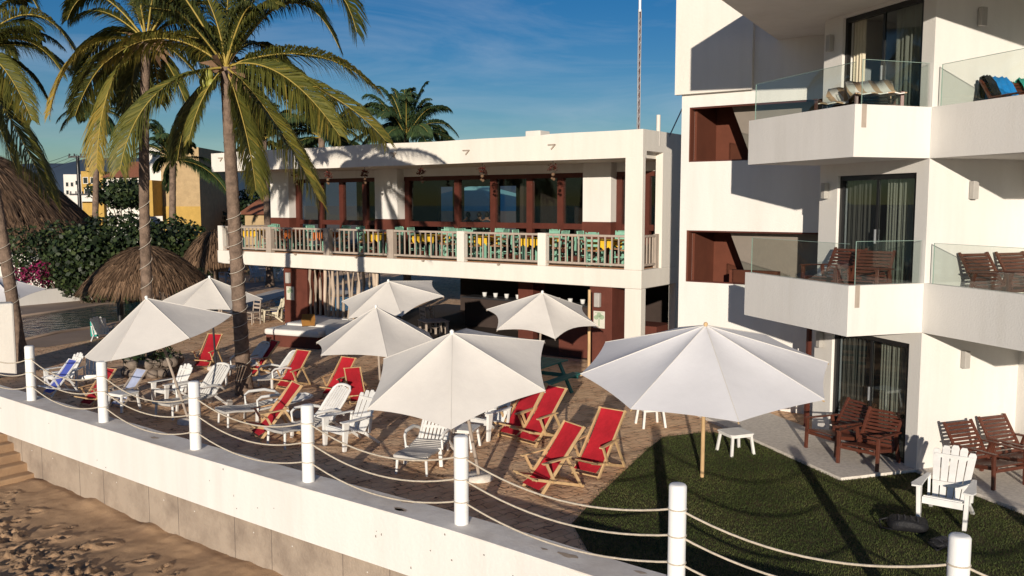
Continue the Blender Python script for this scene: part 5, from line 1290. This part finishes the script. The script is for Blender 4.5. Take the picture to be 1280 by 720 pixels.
# telecom mast behind the restaurant
q = aty(800, 2, 46)
t = thing('radio_mast', 'thin guyed radio mast rising above the restaurant roof', 'mast', (q.x, 46, 0), 0)
b = MB(); hm = q.z; hb = aty(800, 90, 46).z; s_ = .07
for dx, dy in ((-s_, -s_*.6), (s_, -s_*.6), (0, s_)): b.tube((dx, dy, 0), (dx, dy, hm-.4), .028, 5)
z = 0.0; i = 0
while z < hm-.9:
    c3 = [(-s_, -s_*.6), (s_, -s_*.6), (0, s_)]
    for k in range(3): a_, c_ = c3[k], c3[(k+1) % 3]; b.tube((a_[0], a_[1], z), (c_[0], c_[1], z+.4), .012, 4)
    z += .4
b.build('lattice', 'steel', t); b = MB(); b.tube((0, 0, hm-.5), (0, 0, hm+.2), .07, 8); b.sphere((0, 0, hm+.25), .12, 8, 6); b.build('antenna', 'ceramic', t)
b = MB(); b.tube((.02, 0, .0), (.02, 0, hm-.3), .03, 6); b.build('cable', 'redframe', t)

# ================================================================== PEOPLE seated inside
def person(loc, rz, label, lean, shirt, seed):
    p = thing('person', label, 'person', loc, rz, 'guests seated inside the restaurant')
    # seated on a .46 m chair, facing local -y
    J = [(0,0,.50),(0,.02,.72),(0,.04+lean*.3,.98),(0,.02+lean*.5,1.12),(0,0+lean*.6,1.22),(0,-.01+lean*.6,1.30),
         (.17,.04+lean*.3,1.02),(.22,-.06,.80),(.16,-.30,.74),(.13,-.38,.75),(-.17,.04+lean*.3,1.02),(-.22,-.05,.80),(-.17,-.28,.74),(-.14,-.37,.75),
         (.10,-.02,.50),(.12,-.42,.50),(.12,-.44,.08),(.12,-.58,.04),(-.10,-.02,.50),(-.12,-.42,.50),(-.12,-.44,.08),(-.12,-.58,.04)]
    E_ = [(0,1),(1,2),(2,3),(3,4),(4,5),(2,6),(6,7),(7,8),(8,9),(2,10),(10,11),(11,12),(12,13),(0,14),(14,15),(15,16),(16,17),(0,18),(18,19),(19,20),(20,21)]
    Rr = [.15,.14,.15,.06,.085,.075,.065,.05,.038,.03,.065,.05,.038,.03,.10,.07,.05,.035,.10,.07,.05,.035]
    me = bpy.data.meshes.new('body'); me.from_pydata(J, E_, []); o = bpy.data.objects.new('body', me); COL.objects.link(o); o.parent = p
    sk = o.modifiers.new('skin', 'SKIN'); me.skin_vertices.new() if not me.skin_vertices else None
    for i, r in enumerate(Rr): me.skin_vertices[0].data[i].radius = (r, r*.85)
    me.skin_vertices[0].data[0].use_root = True
    sb_ = o.modifiers.new('sub', 'SUBSURF'); sb_.levels = 2; sb_.render_levels = 2
    me.materials.append(M['skin'])
    b = MB(); b.sphere((0, lean*.6-.005, 1.235), .1, 14, 10, sc=(.8, .95, 1.15)); b.sphere((0, lean*.6-.10, 1.225), .016, 6, 5); b.sphere((.078, lean*.6, 1.23), .02, 6, 5, sc=(.5, 1, 1.3)); b.sphere((-.078, lean*.6, 1.23), .02, 6, 5, sc=(.5, 1, 1.3)); b.build('head', 'skin', p)
    b = MB(); b.sphere((0, lean*.6+.018, 1.262), .104, 14, 10, sc=(.85, .95, 1.08)); b.build('hair', 'hair', p)
    # shirt as a slightly larger shell
    b = MB(); pts = [(0, .0, .52), (0, .02, .70), (0, .04+lean*.2, .90), (0, .04+lean*.3, 1.02), (0, .02+lean*.45, 1.08)]
    vs = []; rr = [(.175, .14), (.165, .13), (.195, .135), (.20, .12), (.08, .08)]
    for (x, y, z), (a_, c_) in zip(pts, rr): vs += [(x+a_*math.cos(2*PI*k/16), y+c_*math.sin(2*PI*k/16), z) for k in range(16)]
    b.add(vs, [(j*16+k, j*16+(k+1) % 16, (j+1)*16+(k+1) % 16, (j+1)*16+k) for j in range(4) for k in range(16)], 0, True)
    for sx in (-1, 1): b.path([(sx*.15, .04+lean*.3, 1.03), (sx*.21, .0, .88), (sx*.225, -.06, .80)], [.085, .075, .065], 10)
    b.build('shirt', shirt, p)
for i, (px, lab, ln) in enumerate(((584, 'person in dark shirt seated inside behind the window, leftmost of three', -.12), (599, 'person in dark shirt seated inside behind the window, middle of three', -.05), (609, 'person in dark shirt seated inside at the window post, rightmost of three', .05))):
    u = u_at(px, 4.6); CH.put(RF(u, 4.6, FZ+.12), RROT+PI+.2*i, 'teal chair carrying the %s seated guest indoors' % ['left', 'middle', 'right'][i], 'teal chairs inside the restaurant')
    person(RF(u, 4.6, FZ+.12), RROT+PI+.2*i, lab, ln, 'shirt', i)
# added black post standing in for the dark shape at the palapa pole
q = at(151, 402); b = MB(); b.tube((0, 0, 0), (0, 0, 1.0), .12, 12); b.tube((0, 0, 1.0), (0, 0, 1.12), .16, 12); o = b.build('palapa_post', 'black'); o.location = q; tag(o, 'dark upright post under the thatched palapa by the pool', 'bin')

# ================================================================== LIGHT, SKY, CAMERA
sd = Vector((.137, 1, 0)).normalized(); el = math.radians(10.2)
L = Vector((sd.x*math.cos(el), sd.y*math.cos(el), -math.sin(el)))
sun = bpy.data.lights.new('sun', 'SUN'); sun.energy = 5.0; sun.angle = math.radians(.5); sun.color = (1, .89, .75)
so = bpy.data.objects.new('sun', sun); COL.objects.link(so); so.rotation_euler = L.to_track_quat('-Z', 'Y').to_euler(); so.location = (0, -20, 20)
w = bpy.data.worlds.new('World'); S.world = w; w.use_nodes = True; n = w.node_tree.nodes; l = w.node_tree.links; bg = n['Background']
sk = n.new('ShaderNodeTexSky'); sk.sky_type = 'NISHITA'; sk.sun_disc = False; sk.sun_elevation = el; sk.sun_rotation = math.atan2(-L.x, -L.y); sk.altitude = 0; sk.air_density = 1.0; sk.dust_density = 0; sk.ozone_density = 3.5
tc = n.new('ShaderNodeTexCoord'); mp = n.new('ShaderNodeMapping'); mp.inputs['Scale'].default_value = (1.6, 1.6, 9); mp.inputs['Rotation'].default_value = (0, .12, .3)
no = n.new('ShaderNodeTexNoise'); no.inputs['Scale'].default_value = 1.7; no.inputs['Detail'].default_value = 9; no.inputs['Roughness'].default_value = .62; no.inputs['Distortion'].default_value = .6
cr = n.new('ShaderNodeValToRGB'); cr.color_ramp.elements[0].position = .44; cr.color_ramp.elements[0].color = (0, 0, 0, 1); cr.color_ramp.elements[1].position = .82; cr.color_ramp.elements[1].color = (.36, .36, .36, 1)
mx = n.new('ShaderNodeMixRGB'); mx.inputs[2].default_value = (8.0, 8.6, 9.6, 1)
l.new(tc.outputs['Generated'], mp.inputs[0]); l.new(mp.outputs[0], no.inputs['Vector']); l.new(no.outputs['Fac'], cr.inputs[0]); l.new(cr.outputs[0], mx.inputs[0]); l.new(sk.outputs[0], mx.inputs[1])
hs = n.new('ShaderNodeHueSaturation'); hs.inputs['Saturation'].default_value = 1.32; hs.inputs['Hue'].default_value = .512; l.new(sk.outputs[0], hs.inputs['Color']); l.new(hs.outputs[0], mx.inputs[1])
l.new(mx.outputs[0], bg.inputs[0]); bg.inputs[1].default_value = .070
cam = bpy.data.cameras.new('camera'); co = bpy.data.objects.new('camera', cam); COL.objects.link(co); co.location = (0, 0, CAMH); co.rotation_euler = (PI/2-PITCH, 0, 0)
cam.sensor_width = 36; cam.lens = F/1280*36; cam.clip_end = 12000; cam.clip_start = .1; S.camera = co
S.view_settings.view_transform = 'Standard'; S.view_settings.look = 'None'; S.view_settings.exposure = .04; S.view_settings.gamma = 1
S.cycles.max_bounces = 8; S.cycles.transparent_max_bounces = 24
